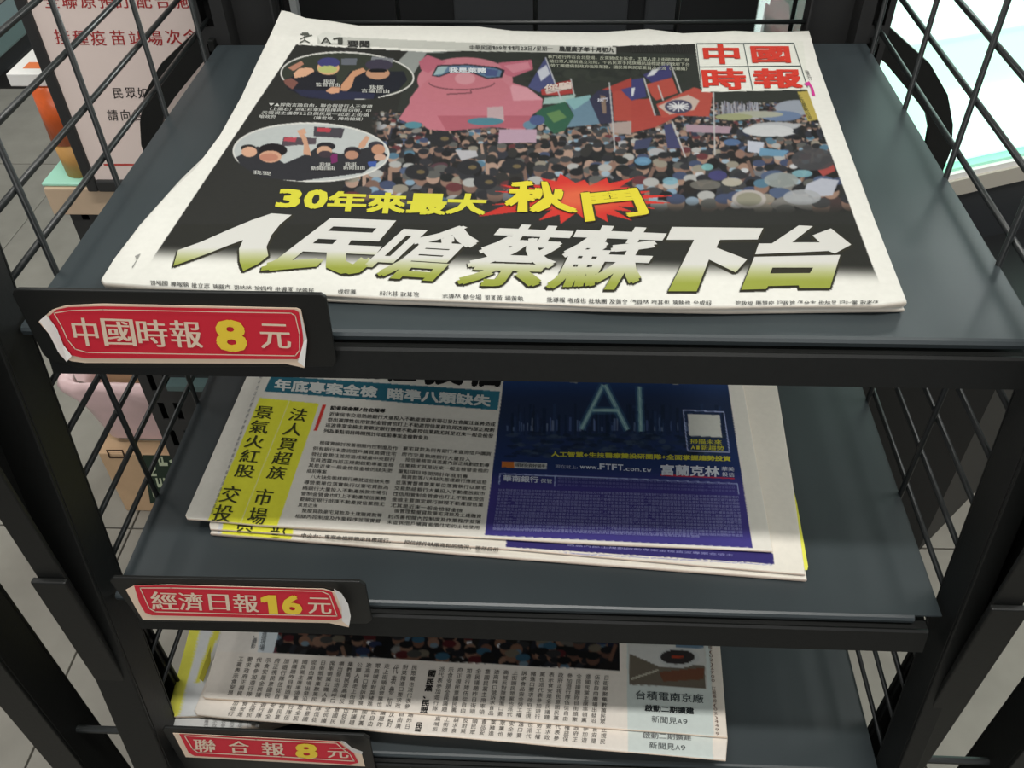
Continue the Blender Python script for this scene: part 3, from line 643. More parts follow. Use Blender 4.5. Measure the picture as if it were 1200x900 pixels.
def h1(x, y):
    x = np.asarray(x, float); y = np.asarray(y, float)
    z = 0.0072+0.0*x
    z = z+0.024*np.clip((170-y)/160, 0, 1)**2*np.clip((620-x)/300, 0, 1)**1.0
    z = z+0.0016*sm(150, 30, y)
    z = z+0.0007*np.sin(x*.021+y*.012)+0.0006*np.sin(y*.05+x*.006)*sm(330, 260, y)
    z = z+0.0011*np.exp(-((y-(42+np.sin(x*.02)*3))/7)**2)
    z = z-0.0022*sm(330, 360, y)*sm(900, 300, x)
    z = z+0.0012*np.exp(-((x-190)/60)**2)*sm(200, 320, y)
    return np.maximum(z, .003)
L1 = [(330, 12), (315, 45), (300, 76), (283, 113), (258, 158), (229, 197), (198, 226), (163, 265), (134, 303), (119, 327)]
R1 = [(948, 36), (960, 78), (990, 163), (1022, 250), (1062, 352)]
T1 = [(330, 12), (340, 14), (358, 21), (390, 25), (420, 30), (480, 30), (560, 31), (600, 36), (700, 38), (760, 34), (800, 39), (860, 36), (900, 38), (948, 36)]
B1 = [(119, 327), (122, 331), (250, 340), (400, 345), (560, 352), (700, 357), (850, 358), (1030, 356), (1062, 352)]
# under copy, its edges just proud of the top one
def h1b(x, y): return h1(x, y)*.45
cvb = Canvas(100, 0, 1090, 380, .2, (205, 203, 196))
# headline glyphs in ink meshes; their dark outline goes on the canvas
def hcol(y0, y1):
    def f(P):
        t = np.clip((P[:, 1]-(y0+.58*(y1-y0)))/(.30*(y1-y0)), 0, 1)[:, None]; return (np.array((214, 212, 206))*(1-t)+np.array((150, 158, 62))*t)/255.
    return f
HP = Print()
G = [('poly', PL(1, [(395, 143), (462, 148), (425, 178), (395, 215), (378, 255), (384, 285), (350, 312), (300, 336), (288, 305), (286, 262), (300, 232), (245, 252), (180, 278), (66, 319), (82, 266), (160, 238), (250, 198), (330, 165)]), (250, 320)),
     ('民', PL(1, [(580, 158), (838, 168), (695, 352), (345, 334)]), (256, 322)), ('嗆', PL(1, [(858, 176), (1135, 190), (960, 372), (665, 352)]), (262, 331)),
     ('蔡', [(588, 262), (676, 266), (634, 337), (526, 334)], (263, 338)), ('蘇', [(676, 263), (788, 268), (742, 340), (638, 338)], (265, 341)),
     ('poly', PL(2, [(525, 152), (772, 155), (757, 186), (655, 187), (645, 208), (728, 240), (697, 275), (625, 240), (592, 326), (515, 326), (585, 187), (510, 187)]), (266, 341)),
     ('poly', PL(2, [(868, 148), (906, 150), (850, 194), (925, 194), (905, 175), (955, 156), (1010, 200), (965, 224), (948, 217), (750, 226), (760, 197), (795, 197)]), (264, 338)),
     ('台', PL(2, [(748, 233), (980, 228), (952, 318), (870, 318), (868, 310), (785, 312), (780, 320), (712, 322)]), (264, 338))]
for kind, q, (ya, yb2) in G:
    P_ = Print()
    if kind == 'poly': P_.poly(q, (0, 0, 0)); HP.poly(q, hcol(ya, yb2))
    elif kind == '台':
        hole = PL(2, [(797, 262), (907, 262), (898, 277), (790, 278)]); P_.poly(q, (0, 0, 0)); HP.poly(q, hcol(ya, yb2), [hole])
    else: P_.ch(kind, q, (0, 0, 0), .02, tight=True); HP.ch(kind, q, hcol(ya, yb2), .022 if kind != '民' else .035, tight=True)
    PP = np.concatenate(P_.P); TT = np.concatenate(P_.T)
    for d in ((-2.2, 1.5), (2.2, 2), (0, 3.2), (-2.5, 3.0), (2.5, 0)): cv.tris(PP, TT, (48, 46, 36), 1, d)
cv.A *= np.float32(.89)
news1 = sheet('sheet', L1, R1, T1, B1, h1, .0042, cv, hf, 930, 350); sc_(news1, hf)
S1f = lambda e: (lambda P: atz(P[:, 0], P[:, 1], h1(P[:, 0], P[:, 1])+e))
sc_(HP.build('headline_print', S1f(.0003), MT['ink'], hf, gain=.87), hf)
p = Print(); yl = (212, 206, 60)
for c, q in (('3', (407, 60, 500, 122)), ('0', (497, 62, 588, 126)), ('年', (580, 68, 716, 134)), ('來', (712, 72, 848, 142)), ('最', (845, 75, 985, 145)), ('大', (978, 75, 1117, 145))):
    x0, y0, x1, y1 = q; k = 16 if c in '30' else 8
    p.ch(c, PL(1, [(x0+k, y0), (x1+4, y0+3), (x1-k, y1+3), (x0-2, y1)]), yl, .035, tight=True)
p.ch('秋', PL(2, [(88, 22), (222, 30), (278, 118), (62, 112)]), (60, 44, 20), .055, tight=True); p.ch('鬥', PL(2, [(275, 58), (432, 42), (470, 122), (288, 142)]), (60, 44, 20), .05, tight=True)
sc_(p.build('headline_outline', S1f(.0003), MT['ink'], hf, gain=.87), hf)
p = Print(); p.ch('秋', PL(2, [(90, 24), (220, 32), (274, 114), (66, 110)]), (222, 206, 50), .03, tight=True); p.ch('鬥', PL(2, [(278, 60), (430, 46), (466, 118), (290, 138)]), (222, 206, 50), .03, tight=True)
f8 = lambda x, y: (800+x/6.667, 30+y/6.667)
for c, q in (('中', (150, 145, 455, 300)), ('國', (525, 160, 850, 290)), ('時', (142, 335, 505, 500)), ('報', (545, 335, 945, 488))):
    x0, y0, x1, y1 = q; k = 20; p.ch(c, [f8(x0, y0), f8(x1-k, y0), f8(x1, y1), f8(x0+k, y1)], (208, 58, 44), .03, tight=True)
ln = Print()
for a, b in (((108, 140), (868, 136)), ((108, 140), (150, 508)), ((475, 138), (548, 505)), ((128, 322), (918, 314)), ((868, 136), (975, 482))):
    a = np.array(f8(*a)); b = np.array(f8(*b)); d = (b-a)/np.hypot(*(b-a)); n = np.array([-d[1], d[0]])*.45
    ln.poly([a+n, b+n, b-n, a-n], (70, 84, 84))
p.row('A1', (375, 52), (403, 53), 11, (70, 72, 66), 0.0); p.row('要聞', (407, 55), (434, 55.5), 8, (52, 52, 50), .03)
p.row('中華民國109年11月23日/星期一', (550, 58.5), (648, 60), 6, (70, 70, 68), .01); p.row('農曆庚子年十月初九', (655, 60), (720, 61.5), 6, (60, 60, 58), .03)
x = 738.0
while x < 806: wv = rng.choice([.6, .9, 1.4]); ln.poly([(x, 53), (x+wv, 53), (x+wv+2, 61.5), (x+2, 61.5)], (48, 48, 46)); x += wv+rng.choice([.7, 1.0, 1.5])
for i, t in enumerate(('秋鬥遊行昨在台北登場，反萊豬成主訴求，五萬人走上街頭高喊口號', '豬口罩人潮前進立法院，千名民眾手持旗幟抗議標語要求政府下台', '勞工團體痛批政府強推萊豬，國民黨與民眾黨首次合流（洪錫攝）')):
    p.row(t, (642+i*1.5, 68.5+i*5.2), (808+i*.5, 72.5+i*5.2), 4.4, (176, 178, 160), .01)
for i, (t, a, b) in enumerate((('▼▲捍衛言論自由，聯合報發行人王效蘭', (314, 124.5), (436, 127)), ('（上圖右）到紅衫軍總指揮與蔡衍明，中', (311, 129.5), (435, 132)), ('天電視主播群22日與民眾一起走上街頭', (306, 134), (432, 137)), ('嗆政府　　　　　　（陳君瑋、陳信翰攝）', (303, 138.5), (429, 142)))):
    p.row(t, a, b, 4.4, (196, 196, 190), .01, up=(.25, -1))
p.row('我是萊豬', (526, 85), (570, 85.5), 6, (214, 220, 224), .03)
for a, b, t in (((378, 98), (393, 98), '我是'), ((370, 101.5), (399, 102), '監督自由'), ((432, 104.5), (450, 105), '我挺'), ((423, 108.5), (457, 109.5), '言論自由'), ((374, 195), (388, 195.5), '我挺'), ((364, 199.5), (393, 199.5), '新聞自由'), ((296, 204), (318, 206), '我要'), ((404, 195), (418, 195), '我挺'), ((402, 199), (428, 199), '新聞自由')): p.row(t, a, b, 5, (190, 190, 184), .02)
p.coln('工作還我公道', (936, 110), (950, 140), 6, (70, 70, 40), 0)
p.poly([(946, 97), (949, 97), (953, 103), (955.5, 112), (952, 112), (950, 103)], (212, 60, 150)); p.poly([(942, 98), (948, 95), (950, 98), (946, 101)], (212, 60, 150))
p.coln('發行', (945, 82), (950, 94), 5, (60, 60, 60), 0)
p.row('秋鬥', (700, 120), (712, 119), 5, (190, 190, 200), .02); p.row('你騙', (638, 108), (670, 104), 9, (206, 190, 180), .03)
# running figure emblem
for a, b in (((352, 40), (362, 41)), ((357, 41), (357, 47)), ((357, 43), (352, 46)), ((357, 43), (366, 41)), ((357, 47), (351, 50)), ((357, 47), (363, 50))):
    a = np.array(a, float); b = np.array(b, float); d = (b-a)/np.hypot(*(b-a)); n = np.array([-d[1], d[0]])*.6; ln.poly([a+n, b+n, b-n, a-n], (90, 92, 84))
ln.poly([(354, 38), (361, 38), (363, 41), (353, 41)], (90, 92, 84))
ln.poly([(158, 300), (164.6, 297), (155.5, 314), (154.5, 313), (160, 304.5)], (150, 150, 145))
sc_(ln.build('rule_print', S1f(.00035), MT['ink'], hf, gain=.87), hf)
for i in range(0, 36):      # the cut line of text along the front fold
    x = 175+i*24.5
    if rng.random() < .18 or 366 < x < 382: continue
    y = 338+(x-180)*.0275-(3 if x > 900 else 0)+((x > 385)*1.0)
    t = ''.join(rng.choice('林志成陳慧娟黃福其台北報導民國黨立法院團也動員及批政府執政縣市記者們問在場') for _ in range(3))
    y = float(np.interp(x, [150, 250, 400, 560, 700, 850, 1030], [332, 338, 344, 350.5, 355, 357.5, 356.5]))
    p.row(t, (x, y+1.2), (x+22, y+1.6), 6.5, (60, 60, 58), .01)
sc_(p.build('text_print', S1f(.0005), MT['ink'], hf, gain=.87, clip=lambda P: (P[:, 1] < np.interp(P[:, 0], [150, 250, 400, 560, 700, 850, 1030], [332.5, 338.5, 344, 351, 356, 357.6, 356.5]))), hf)
under = empty('newspaper', (.24, .19, 0.0)); tag(under, 'lower folded newspaper whose white edge shows beneath the top copy on the top shelf', 'newspaper')
off = lambda pts, dx, dy: [(x+dx, y+dy) for x, y in pts]
L1b = [(322, 62), (301, 90), (281, 128), (245, 178), (212, 210), (160, 268), (124, 330)]
B1b = [(124, 330), (250, 344), (400, 350), (560, 356), (700, 361), (850, 363.5), (1059, 361)]
sc_(sheet('sheet', L1b, [(944, 62), (1059, 361)], [(322, 62), (944, 62)], B1b, lambda x, y: .0032+0*x, .0008, cvb, under, 60, 40), under)

# ================================================================== SECOND SHELF NEWSPAPERS
zz = FZ[1]
cv = Canvas(205, 330, 965, 700, 2, (222, 218, 208))
fA = lambda x, y: (300+x/3.87, 425+y/3.87); fB = lambda x, y: (300+x/3.87, 540+y/3.87); f3 = lambda x, y: (570+x/5.217, 430+y/5.217); fD = lambda x, y: (570+x/3.429, 530+y/3.429); fE = lambda x, y: (560+x/3, 420+y/3)
cv.poly([fA(70, 58), fA(1107, 130), fA(1095, 216), fA(37, 130)], (44, 104, 122))
cv.poly([(304.5, 466), (374, 473), (322, 625), (240, 618)], (228, 226, 66))
cv.line((339, 470), (281, 615), 1.0, (232, 232, 170))
cv.poly([fA(303, 190), fA(318, 190), fA(278, 307), fA(262, 307)], (206, 56, 48))
# blue advert
Q = [(597, 420), (849, 424), (882, 642), (568, 628)]; cv.poly([(598, 380), (843, 385), (849, 424), (882, 642), (568, 627)], (22, 40, 84))
def adg(X, Y, A):
    m = np.all(np.abs(A-np.array((22, 40, 84))/255.) < .01, axis=2)[..., None]; t = sm(430, 480, Y)[..., None]*(1-sm(480, 545, Y))[..., None]; d = sm(545, 575, Y)[..., None]
    top = (1-sm(415, 470, Y))[..., None]; c = np.array((26, 42, 84))/255.*(1-t)+np.array((28, 40, 66))/255.*t; c = c*(1-top)+np.array((34, 74, 128))/255.*top; c = c*(1-d)+np.array((54, 48, 112))/255.*d
    return np.where(m, c, A)
cv.apply(560, 380, 890, 650, adg)
yb_a = cv
r2 = random.Random(3)
for _ in range(120):
    x = r2.uniform(594, 850); h = r2.uniform(4, 34); cv.line((x, 508+r2.uniform(-3, 4)), (x, 506-h), r2.uniform(1, 5), r2.choice([(16, 28, 50), (24, 36, 60), (34, 52, 84), (20, 30, 48)]), .6)
for _ in range(46):
    x = r2.uniform(594, 850); cv.line((x, 505), (x, 505-r2.uniform(4, 16)), r2.uniform(1, 2.5), r2.choice([(120, 140, 176), (90, 110, 160), (150, 160, 180)]), .45)
for _ in range(260): cv.ell(r2.uniform(598, 848), r2.uniform(508, 535), r2.uniform(3, 9), r2.uniform(1, 3), r2.choice([(20, 34, 52), (30, 44, 66), (16, 24, 40), (52, 66, 84)]), .5)
for a, b, wd in ((f3(715, 110), f3(580, 380), 5), (f3(725, 110), f3(862, 385), 5), (f3(650, 265), f3(800, 265), 4), (f3(935, 120), f3(945, 395), 5)):
    cv.line(a, b, wd+5, (50, 90, 120), .45); cv.line(a, b, wd, (120, 158, 160), .75); cv.line(a, b, 1.2, (176, 200, 190), .6)
cv.ell(*f3(950, 30), 24, 10, (110, 112, 104)); cv.ell(*f3(940, 15), 16, 6, (140, 142, 134))
cv.poly([fE(205, 28), fE(352, 55), fE(350, 88), fE(200, 62)], (150, 152, 148)); cv.poly([fE(685, 60), fE(838, 44), fE(842, 82), fE(685, 92)], (150, 152, 148))
cv.poly([f3(95, 578), f3(170, 580), f3(170, 618), f3(95, 612)], (190, 110, 50)); cv.poly([f3(170, 580), f3(370, 588), f3(368, 624), f3(170, 618)], (190, 192, 190))
cv.poly([fE(738, 195), fE(850, 200), fE(858, 277), fE(742, 272)], (206, 206, 198))
for a, b in ((fE(722, 182), fE(865, 188)), (fE(722, 182), fE(738, 325)), (fE(865, 188), fE(885, 330)), (fE(738, 325), fE(885, 330)), (fE(78, 405), fE(912, 440)), (fE(912, 440), fE(917, 478)), (fE(78, 405), fE(75, 442)), (fE(272, 412), fE(270, 450))): cv.line(a, b, 1.1, (150, 160, 196))
cv.line(fE(642, 410), fE(903, 422), 1.6, (190, 50, 60))
cv.apply(566, 384, 884, 644, lambda X, Y, A: np.where(((A[..., 2]-A[..., 0]) > .06)[..., None] & (X > 560)[..., None], A*1.08+.02, A))
adv = cv
def h2(x, y): return zz+.0108+.0006*np.sin(np.asarray(x)*.02)+.0010*np.exp(-((np.asarray(y)-545)/25.)**2)*.5+0*np.asarray(y, float)
nA = empty('newspaper', (.22, .1, zz)); tag(nA, 'newspaper with yellow headline strip and dark blue advert, topmost on the second shelf', 'newspaper')
LA = [(333, 340), (294, 431), (218, 603)]; RA = [(850, 340), (867, 433), (905, 645)]
sc_(sheet('sheet', LA, RA, [(333, 340), (850, 340)], [(218, 603), (220, 607), (246, 609), (300, 614), (450, 622), (610, 631), (760, 638), (905, 645)], h2, zz+.0082, cv, nA, 690, 290, skirt=(232, 214, 196)), nA)
S2f = lambda e: (lambda P: atz(P[:, 0], P[:, 1], h2(P[:, 0], P[:, 1])+e))
p = Print(); bk = (42, 42, 40)
for c, (xa, xb, yb_) in zip('向不動產授信', ((320, 362, 439), (372, 412, 440), (411, 451, 444), (453, 488, 448), (495, 543, 451), (546, 589, 453))):
    p.ch(c, ((xa+10, yb_-50), (xb+8, yb_-48), (xb, yb_+1), (xa, yb_)), (24, 24, 24), .05, tight=True)
p.row('年底專案金檢', fA(80, 125), fA(548, 160), 13.5, (210, 214, 210), .035, up=(.12, -1)); p.row('瞄準八類缺失', fA(590, 166), fA(1062, 200), 13.5, (210, 214, 210), .035, up=(.1, -1))
p.coln('景氣火紅股', (312, 475), (284, 561), 23, (60, 62, 30), .015, (1, .08), .94); p.coln('交投', (274, 569), (257, 613), 23, (60, 62, 30), .015, (1, .08), .94)
p.coln('法人買超族', (352.5, 478), (321, 563), 22, (60, 62, 30), .015, (1, .08), .94); p.coln('市場', (312, 572), (298, 616), 22, (60, 62, 30), .015, (1, .08), .94)
p.row('記者邱金蘭/台北報導', fA(335, 214), fA(585, 228), 5, bk, .03, up=(.2, -1))
fill = '近來房市交易熱絡銀行大量投入不動產放款市場引發社會關注並將造成疑慮中央銀行祭出選擇性信用管制金管會也盯上不動產授信業務官員透露內部正規劃啟動專案金檢這波專案金檢主要鎖定銀行辦理不動產授信業務尤其是近來一般金檢發金檢的缺失更列為重點項目時間預計年底前專案金檢對象及家數還在規劃中一般年度檢查通常會包括'
fill += '管理貸後管理整屋貸款豪宅貸款及土建融資款等八大缺失態樣銀行應就這些缺失態樣確實檢討改善相關內控制度及作業程序並落實督導營業單位落實執行以豪宅貸款為例有銀行未查詢借戶購買高價住宅的土地使用分區是否允許營業使用'
def ft(i, n): j = (i*37) % (len(fill)-n); return fill[j:j+n]
for i, (a, b, c, d, n) in enumerate(((330, 242, 1085, 290, 31), (322, 268, 1080, 316, 31), (312, 292, 1075, 343, 31), (304, 318, 780, 352, 20))): p.row(ft(i, n), fA(a, b), fA(c, d), 5.2, bk, .02, up=(.2, -1))
i = 5; y = 372.0; k = 0
while True:
    t = k; xl = 262-7.1*k*.95+ (24 if k in (0, 6, 12) else 0); yl_ = 372+25.6*k; xr = 641-5.9*k; yr = yl_+27-k*.3
    if yl_ > 715: break
    if yl_ < 470: f = fA
    q0 = fA(xl, yl_); q1 = fA(xr if k not in (5, 11) else xl+90, yr if k not in (5, 11) else yl_+5)
    p.row(ft(i+k, 15 if k not in (5, 11) else 4), q0, q1, 5.0, bk, 0.004, up=(.2, -1)); k += 1
k = 0
while True:
    xl = 664-5.6*k+(22 if k in (2, 5, 11) else 0); yl_ = 398+25.7*k; xr = 1066-4.0*k; yr = yl_+26
    if yl_ > 745: break
    short = k in (1, 4, 10)
    p.row(ft(i+k+20, 16 if not short else 12), fA(xl, yl_), fA(xr if not short else xr-90, yr), 5.0, bk, 0.004, up=(.17, -1)); k += 1
for k in range(26): # tiny marginal line along the left edge
    a = k/26; p.ch(rng.choice('年月日星期本報'), ((308-a*62, 432+a*172), (311-a*62, 432+a*172), (309-a*62, 437+a*172), (306-a*62, 437+a*172)), (110, 112, 120), 0)
# advert lettering
wt = (196, 202, 214); ye = (190, 186, 60)
p.row('人工智慧+生技醫療雙投研團隊+全面掌握趨勢投資', fE(258, 345), fE(890, 362), 6.2, ye, .03)
p.row('現在就上:', fE(272, 386), fE(352, 390), 4.5, (150, 156, 180), .01); p.row('www.', fE(358, 390), fE(428, 393), 7.5, wt, .02); p.row('FTFT', fE(426, 393), fE(512, 397), 9.5, wt, .03); p.row('.com.tw', fE(510, 397), fE(610, 402), 7.5, wt, .02)
p.row('富蘭克林', fE(640, 411), fE(850, 418), 13, (200, 204, 214), .025); p.row('華美', fE(856, 396), fE(902, 398), 5.5, (190, 194, 206), .02); p.row('投信', fE(858, 415), fE(903, 418), 5.5, (190, 194, 206), .02)
p.row('華南銀行', fE(88, 432), fE(214, 438), 7.5, wt, .025); p.row('保管', fE(220, 438), fE(262, 440), 5.5, wt, .01)
p.row('精準醫療', fE(212, 60), fE(342, 84), 9, (60, 66, 74), .03); p.row('智慧城市', fE(694, 86), fE(830, 78), 8, (60, 66, 74), .03)
p.row('掃描未來', fE(746, 300), fE(858, 304), 6, ye, .02); p.row('AI新趨勢', fE(748, 321), fE(866, 325), 6, ye, .02); p.row('理財投資好幫手', f3(176, 612), f3(362, 620), 5, (50, 52, 60), .02)
for k in range(3): p.row(ft(k+60, 52), fE(280, 425+k*12), fE(905, 447+k*12), 3.0, (104, 104, 160), .0)
for k in range(13):
    xl = 72-k*1.7; y = 467+k*11.2
    p.row(ft(k+70, 66), fE(xl, y), fE(918+k*1.2, y+26), 3.3, (140, 142, 190), 0.0)
p.row(ft(90, 46), fE(52, 604), fE(780, 630), 3.0, (140, 142, 190), 0.0)
sc_(p.build('text_print', S2f(.0004), MT['ink'], nA, clip=lambda P: P[:, 1] < 646), nA)
# second and third copies below
def strip_canvas(dx):
    c = Canvas(205, 330, 965, 700, 2, (226, 220, 208))
    c.poly([(264, 600), (347, 605), (338, 650), (254, 640)], (228, 226, 66)); c.poly([(596, 600), (888, 600), (896, 642), (906, 649), (907, 661), (593, 641)], (52, 46, 106)); c.line((592, 644), (905, 662), .9, (150, 150, 186))
    c.poly([(264, 600), (259, 600), (253, 640), (257, 640)], (206, 206, 210)); return c
txtB = ('中火力；專案金檢將鎖定目標銀行，', '授信條件缺嚴寬鬆的情況，雖然目前')
for n_, (LB, RB, BB, hh, zb, lab) in enumerate((
    ([(345, 340), (246, 613)], [(893, 340), (907, 433), (928, 563), (943, 672)], [(246, 613), (247, 619), (400, 629), (600, 642), (760, 656), (943, 672)], .0070, .0046, 'newspaper second from the top on the second shelf, showing a strip of yellow and blue'),
    ([(346, 340), (247, 624)], [(893, 342), (907, 435), (927, 563), (945, 678)], [(247, 624), (400, 636), (600, 652), (760, 664), (945, 678)], .0040, .0008, 'bottom newspaper of the second shelf pile, only its pale folded edge showing'))):
    r_ = empty('newspaper', (.22, .1, zz)); tag(r_, lab, 'newspaper')
    fh = (lambda hh: (lambda x, y: zz+hh+0*np.asarray(x, float)))(hh)
    sc_(sheet('sheet', LB, RB, [LB[0], RB[0]], BB, fh, zz+zb, strip_canvas(0), r_, 560, 330, skirt=(226, 206, 190)), r_)
    if n_ == 0:
        p = Print()
        p.coln('空', (288, 612), (284, 634), 20, (60, 62, 30), .015, (1, .08)); p.coln('部', (328, 612), (324, 636), 20, (60, 62, 30), .015, (1, .08))
        p.row(txtB[0], (352, 630), (462, 637), 5.5, bk, .01, up=(.2, -1)); p.row(txtB[1], (473, 638), (584, 647), 5.5, bk, .01, up=(.2, -1))
        p.row(ft(33, 20), (664, 640), (860, 652), 3, (140, 140, 190), 0)
        sc_(p.build('text_print', (lambda P: atz(P[:, 0], P[:, 1], zz+.0074)), MT['ink'], r_, clip=lambda P: P[:, 1] < 622+(P[:, 0]-250)*.077), r_)
yl_o = Print()
ysh = mesh_obj('yellow_page_edge', list(atz([928, 934, 947, 946], [566, 590, 664, 668], [zz+.0062]*4))+list(atz([915, 920, 930, 930], [566, 590, 664, 668], [zz+.0062]*4)), [(0, 1, 5, 4), (1, 2, 6, 5), (2, 3, 7, 6)], MT['paper'], None, vcol=np.tile(s2l(np.array((222, 220, 90))/255.), (8, 1)))
ysh.parent = r_; ysh.matrix_parent_inverse = Matrix.Translation(-Vector(r_.location)); ysh['label'] = 'yellow page edge'

# ================================================================== THIRD SHELF NEWSPAPERS
z3 = FZ[2]; r3 = random.Random(11)
fF = lambda x, y: (200+x/3.529, 730+y/3.529); fG = lambda x, y: (530+x/3.636, 730+y/3.636)
def paint3(dy):
    c = Canvas(190, 530, 870, 900, 2, (226, 218, 208))
    c.poly([(339, 690), (726, 700), (726, 786+dy), (322, 765+dy)], (36, 34, 36))
    if dy == 0: crowd(c, 330, 722, 700, 778, 9, 17, r3, dens=.9); c.blur(330, 700, 724, 780); c.apply(326, 690, 726, 790, lambda X, Y, A: np.where((A.mean(2, keepdims=True) < .75), A*.62, A))
    c.poly([(190, 766+dy), (322, 765+dy), (726, 786+dy), (726, 900), (190, 900)], (226, 218, 208)); c.poly([(726, 560), (735, 560), (735, 900), (726, 900)], (226, 218, 208))
    c.poly([(290, 560), (345, 560), (332, 720), (320, 765), (302, 764)], (204, 212, 216)); c.poly([(190, 560), (315, 560), (302, 765), (190, 760)], (226, 220, 212))
    c.poly([(733, 620), (827, 620), (838, 900), (736, 900)], (202, 210, 206)); c.poly([(827, 620), (860, 620), (860, 900), (838, 900)], (228, 218, 206))
    c.poly([(736, 754+dy), (826, 748+dy), (829, 807+dy), (737, 802+dy)], (196, 196, 190)); g = lambda x, y: (fG(x, y)[0], fG(x, y)[1]+dy)
    c.poly([g(755, 130), g(900, 170), g(1075, 180), g(1080, 280), g(755, 262)], (104, 96, 84)); c.poly([g(880, 210), g(1075, 190), g(1070, 240), g(900, 250)], (110, 72, 54))
    c.poly([g(755, 95), g(1070, 100), g(1075, 170), g(890, 190), g(755, 130)], (200, 200, 196)); c.ell(*g(965, 148), 24, 12, (190, 192, 190)); c.ell(*g(960, 145), 20, 8.5, (50, 46, 46)); c.line(g(935, 145), g(985, 143), 3, (150, 60, 40)); c.poly([g(950, 88), g(1070, 92), g(1070, 108), g(950, 104)], (96, 120, 140))
    c.line(g(760, 240), g(880, 200), 2, (180, 176, 160)); return c
body = '工黨表示食安是全民議題昨日街頭聚集數萬民眾高喊反對萊豬進口要求政府正視民意國民黨主席率領黨公職人員走上街頭民眾黨也派代表參加遊行隊伍從自由廣場出發沿途高呼口號訴求食品安全勞工權益保障'
def bt(i, n): j = (i*29) % (len(body)-n); return body[j:j+n]
def cols3(p, y_top, y_bot, seed, s0=0, cut=None):
    for i in range(41):
        xt = 283+i*10.7; 
        if xt > 712: break
        if i in (20, 21): continue
        top = 769+(xt-283)*.052; bot = 812+(xt-240)*.078; xb = xt-(14-(xt-283)*.021)
        if y_top is not None: d0 = y_top; 
        yt = top+d0; yb_ = bot+y_bot
        big = i in (16,)
        n = max(2, int((yb_-yt)/6.0)); 
        if i == 17: n = max(2, int(n*.6)); 
        p.coln(bt(i+seed, n), (xt, yt), (xb, yb_), 6.8, (92, 88, 84), .004, (1, .05), .92)
cA = paint3(0)
def mk3(name_label, L, R, T, B, h, zb, cvs, prints, clip, nu=600, nv=200, sk=(236, 216, 196), hfun=None):
    r = empty('newspaper', (.22, .1, z3)); tag(r, name_label, 'newspaper')
    hf_ = hfun or (lambda x, y: z3+h+.0005*np.sin(np.asarray(x, float)*.03)+0*np.asarray(y, float))
    sc_(sheet('sheet', L, R, T, B, hf_, z3+zb, cvs, r, nu, nv, skirt=sk), r)
    if prints: sc_(prints.build('text_print', lambda P: atz(P[:, 0], P[:, 1], hf_(P[:, 0], P[:, 1])+.0004), MT['ink'], r, clip=clip), r)
    return r
pA = Print(); cols3(pA, 0, 0, 0)
pA.coln('國民黨、民眾', (507, 785), (496, 837), 9.5, (46, 44, 42), .03, (1, .05), .95)
pA.row('台積電南京廠', fG(778, 326), fG(1072, 344), 11, (52, 60, 64), 0.01); pA.row('啟動二期擴建', fG(820, 376), fG(1030, 390), 8, (40, 44, 46), .03); pA.row('新聞見A9', fG(848, 424), fG(1004, 436), 8.5, (70, 74, 76), 0.0)
pA.row('新聞見A11', fG(835, 32), fG(975, 40), 7, (50, 56, 60), .02)
pA.coln('小時專線(02)2700 訂報專線(02)4499', (831, 742), (841, 862), 5, (120, 100, 90), 0, (1, .05)); pA.coln('出席，攝影', (303, 728), (296, 760), 6, (90, 94, 98), 0); pA.coln('眾表達現場', (314, 722), (306, 763), 6, (90, 94, 98), 0)
clipA = lambda P: P[:, 1] < 816+(P[:, 0]-240)*.0785
BA = [(238, 815), (240, 817), (340, 823), (540, 838), (700, 851), (852, 863)]
mk3('topmost newspaper on the third shelf, protest photo above columns of small type', [(319, 540), (262, 733), (238, 815)], [(826, 540), (842, 741), (852, 863)], [(319, 540), (826, 540)], BA, .028, .0248, cA, pA, clipA)
pB = Print(); cols3(pB, 40, 24, 5)
pB.row('啟動二期擴建', fG(810, 492), fG(1020, 502), 8, (110, 112, 112), .02); pB.row('新聞見A9', fG(838, 536), fG(995, 547), 8.5, (70, 74, 76), 0.0); pB.coln('民眾', (492, 846), (488, 862), 8, (46, 44, 42), .03)
cB = Canvas(190, 530, 870, 900, 1, (230, 222, 212)); cB.poly([(733, 620), (827, 620), (836, 900), (736, 900)], (204, 212, 208))
BB3 = [(228, 832), (231, 837), (280, 842), (347, 847), (450, 856), (540, 863), (700, 877), (850, 890)]
hB = lambda x, y: z3+.0243+.0*np.asarray(x, float)
mk3('second newspaper on the third shelf, a bright strip of type below the top copy', [(319, 545), (245, 790), (228, 832)], [(826, 545), (852, 864), (850, 890)], [(319, 545), (826, 545)], BB3, .0243, .0215, cB, pB, lambda P: P[:, 1] < 836+(P[:, 0]-230)*.083)
cC = Canvas(190, 530, 870, 900, 1, (224, 226, 226)); cC.poly([(190, 530), (330, 530), (236, 733), (212, 830), (206, 850), (190, 850)], (226, 222, 90)); cC.poly([(274, 700), (262, 733), (247, 765), (233, 800), (228, 800), (252, 733), (262, 700)], (222, 216, 84))
mk3('third newspaper on the third shelf with a yellow left margin', [(300, 548), (224, 731), (200, 822)], [(822, 548), (845, 875)], [(300, 548), (822, 548)], [(200, 822), (204, 839), (243, 838), (300, 840), (500, 850), (845, 875)], .0210, .0178, cC, None, None, 260, 200)
pD = Print()
for i in range(7): pD.coln(bt(i, 3), (243+i*10, 838+i*.3), (241+i*10, 852+i*.3), 6, (150, 150, 150), 0)
cD = Canvas(190, 530, 870, 900, 1, (214, 214, 212))
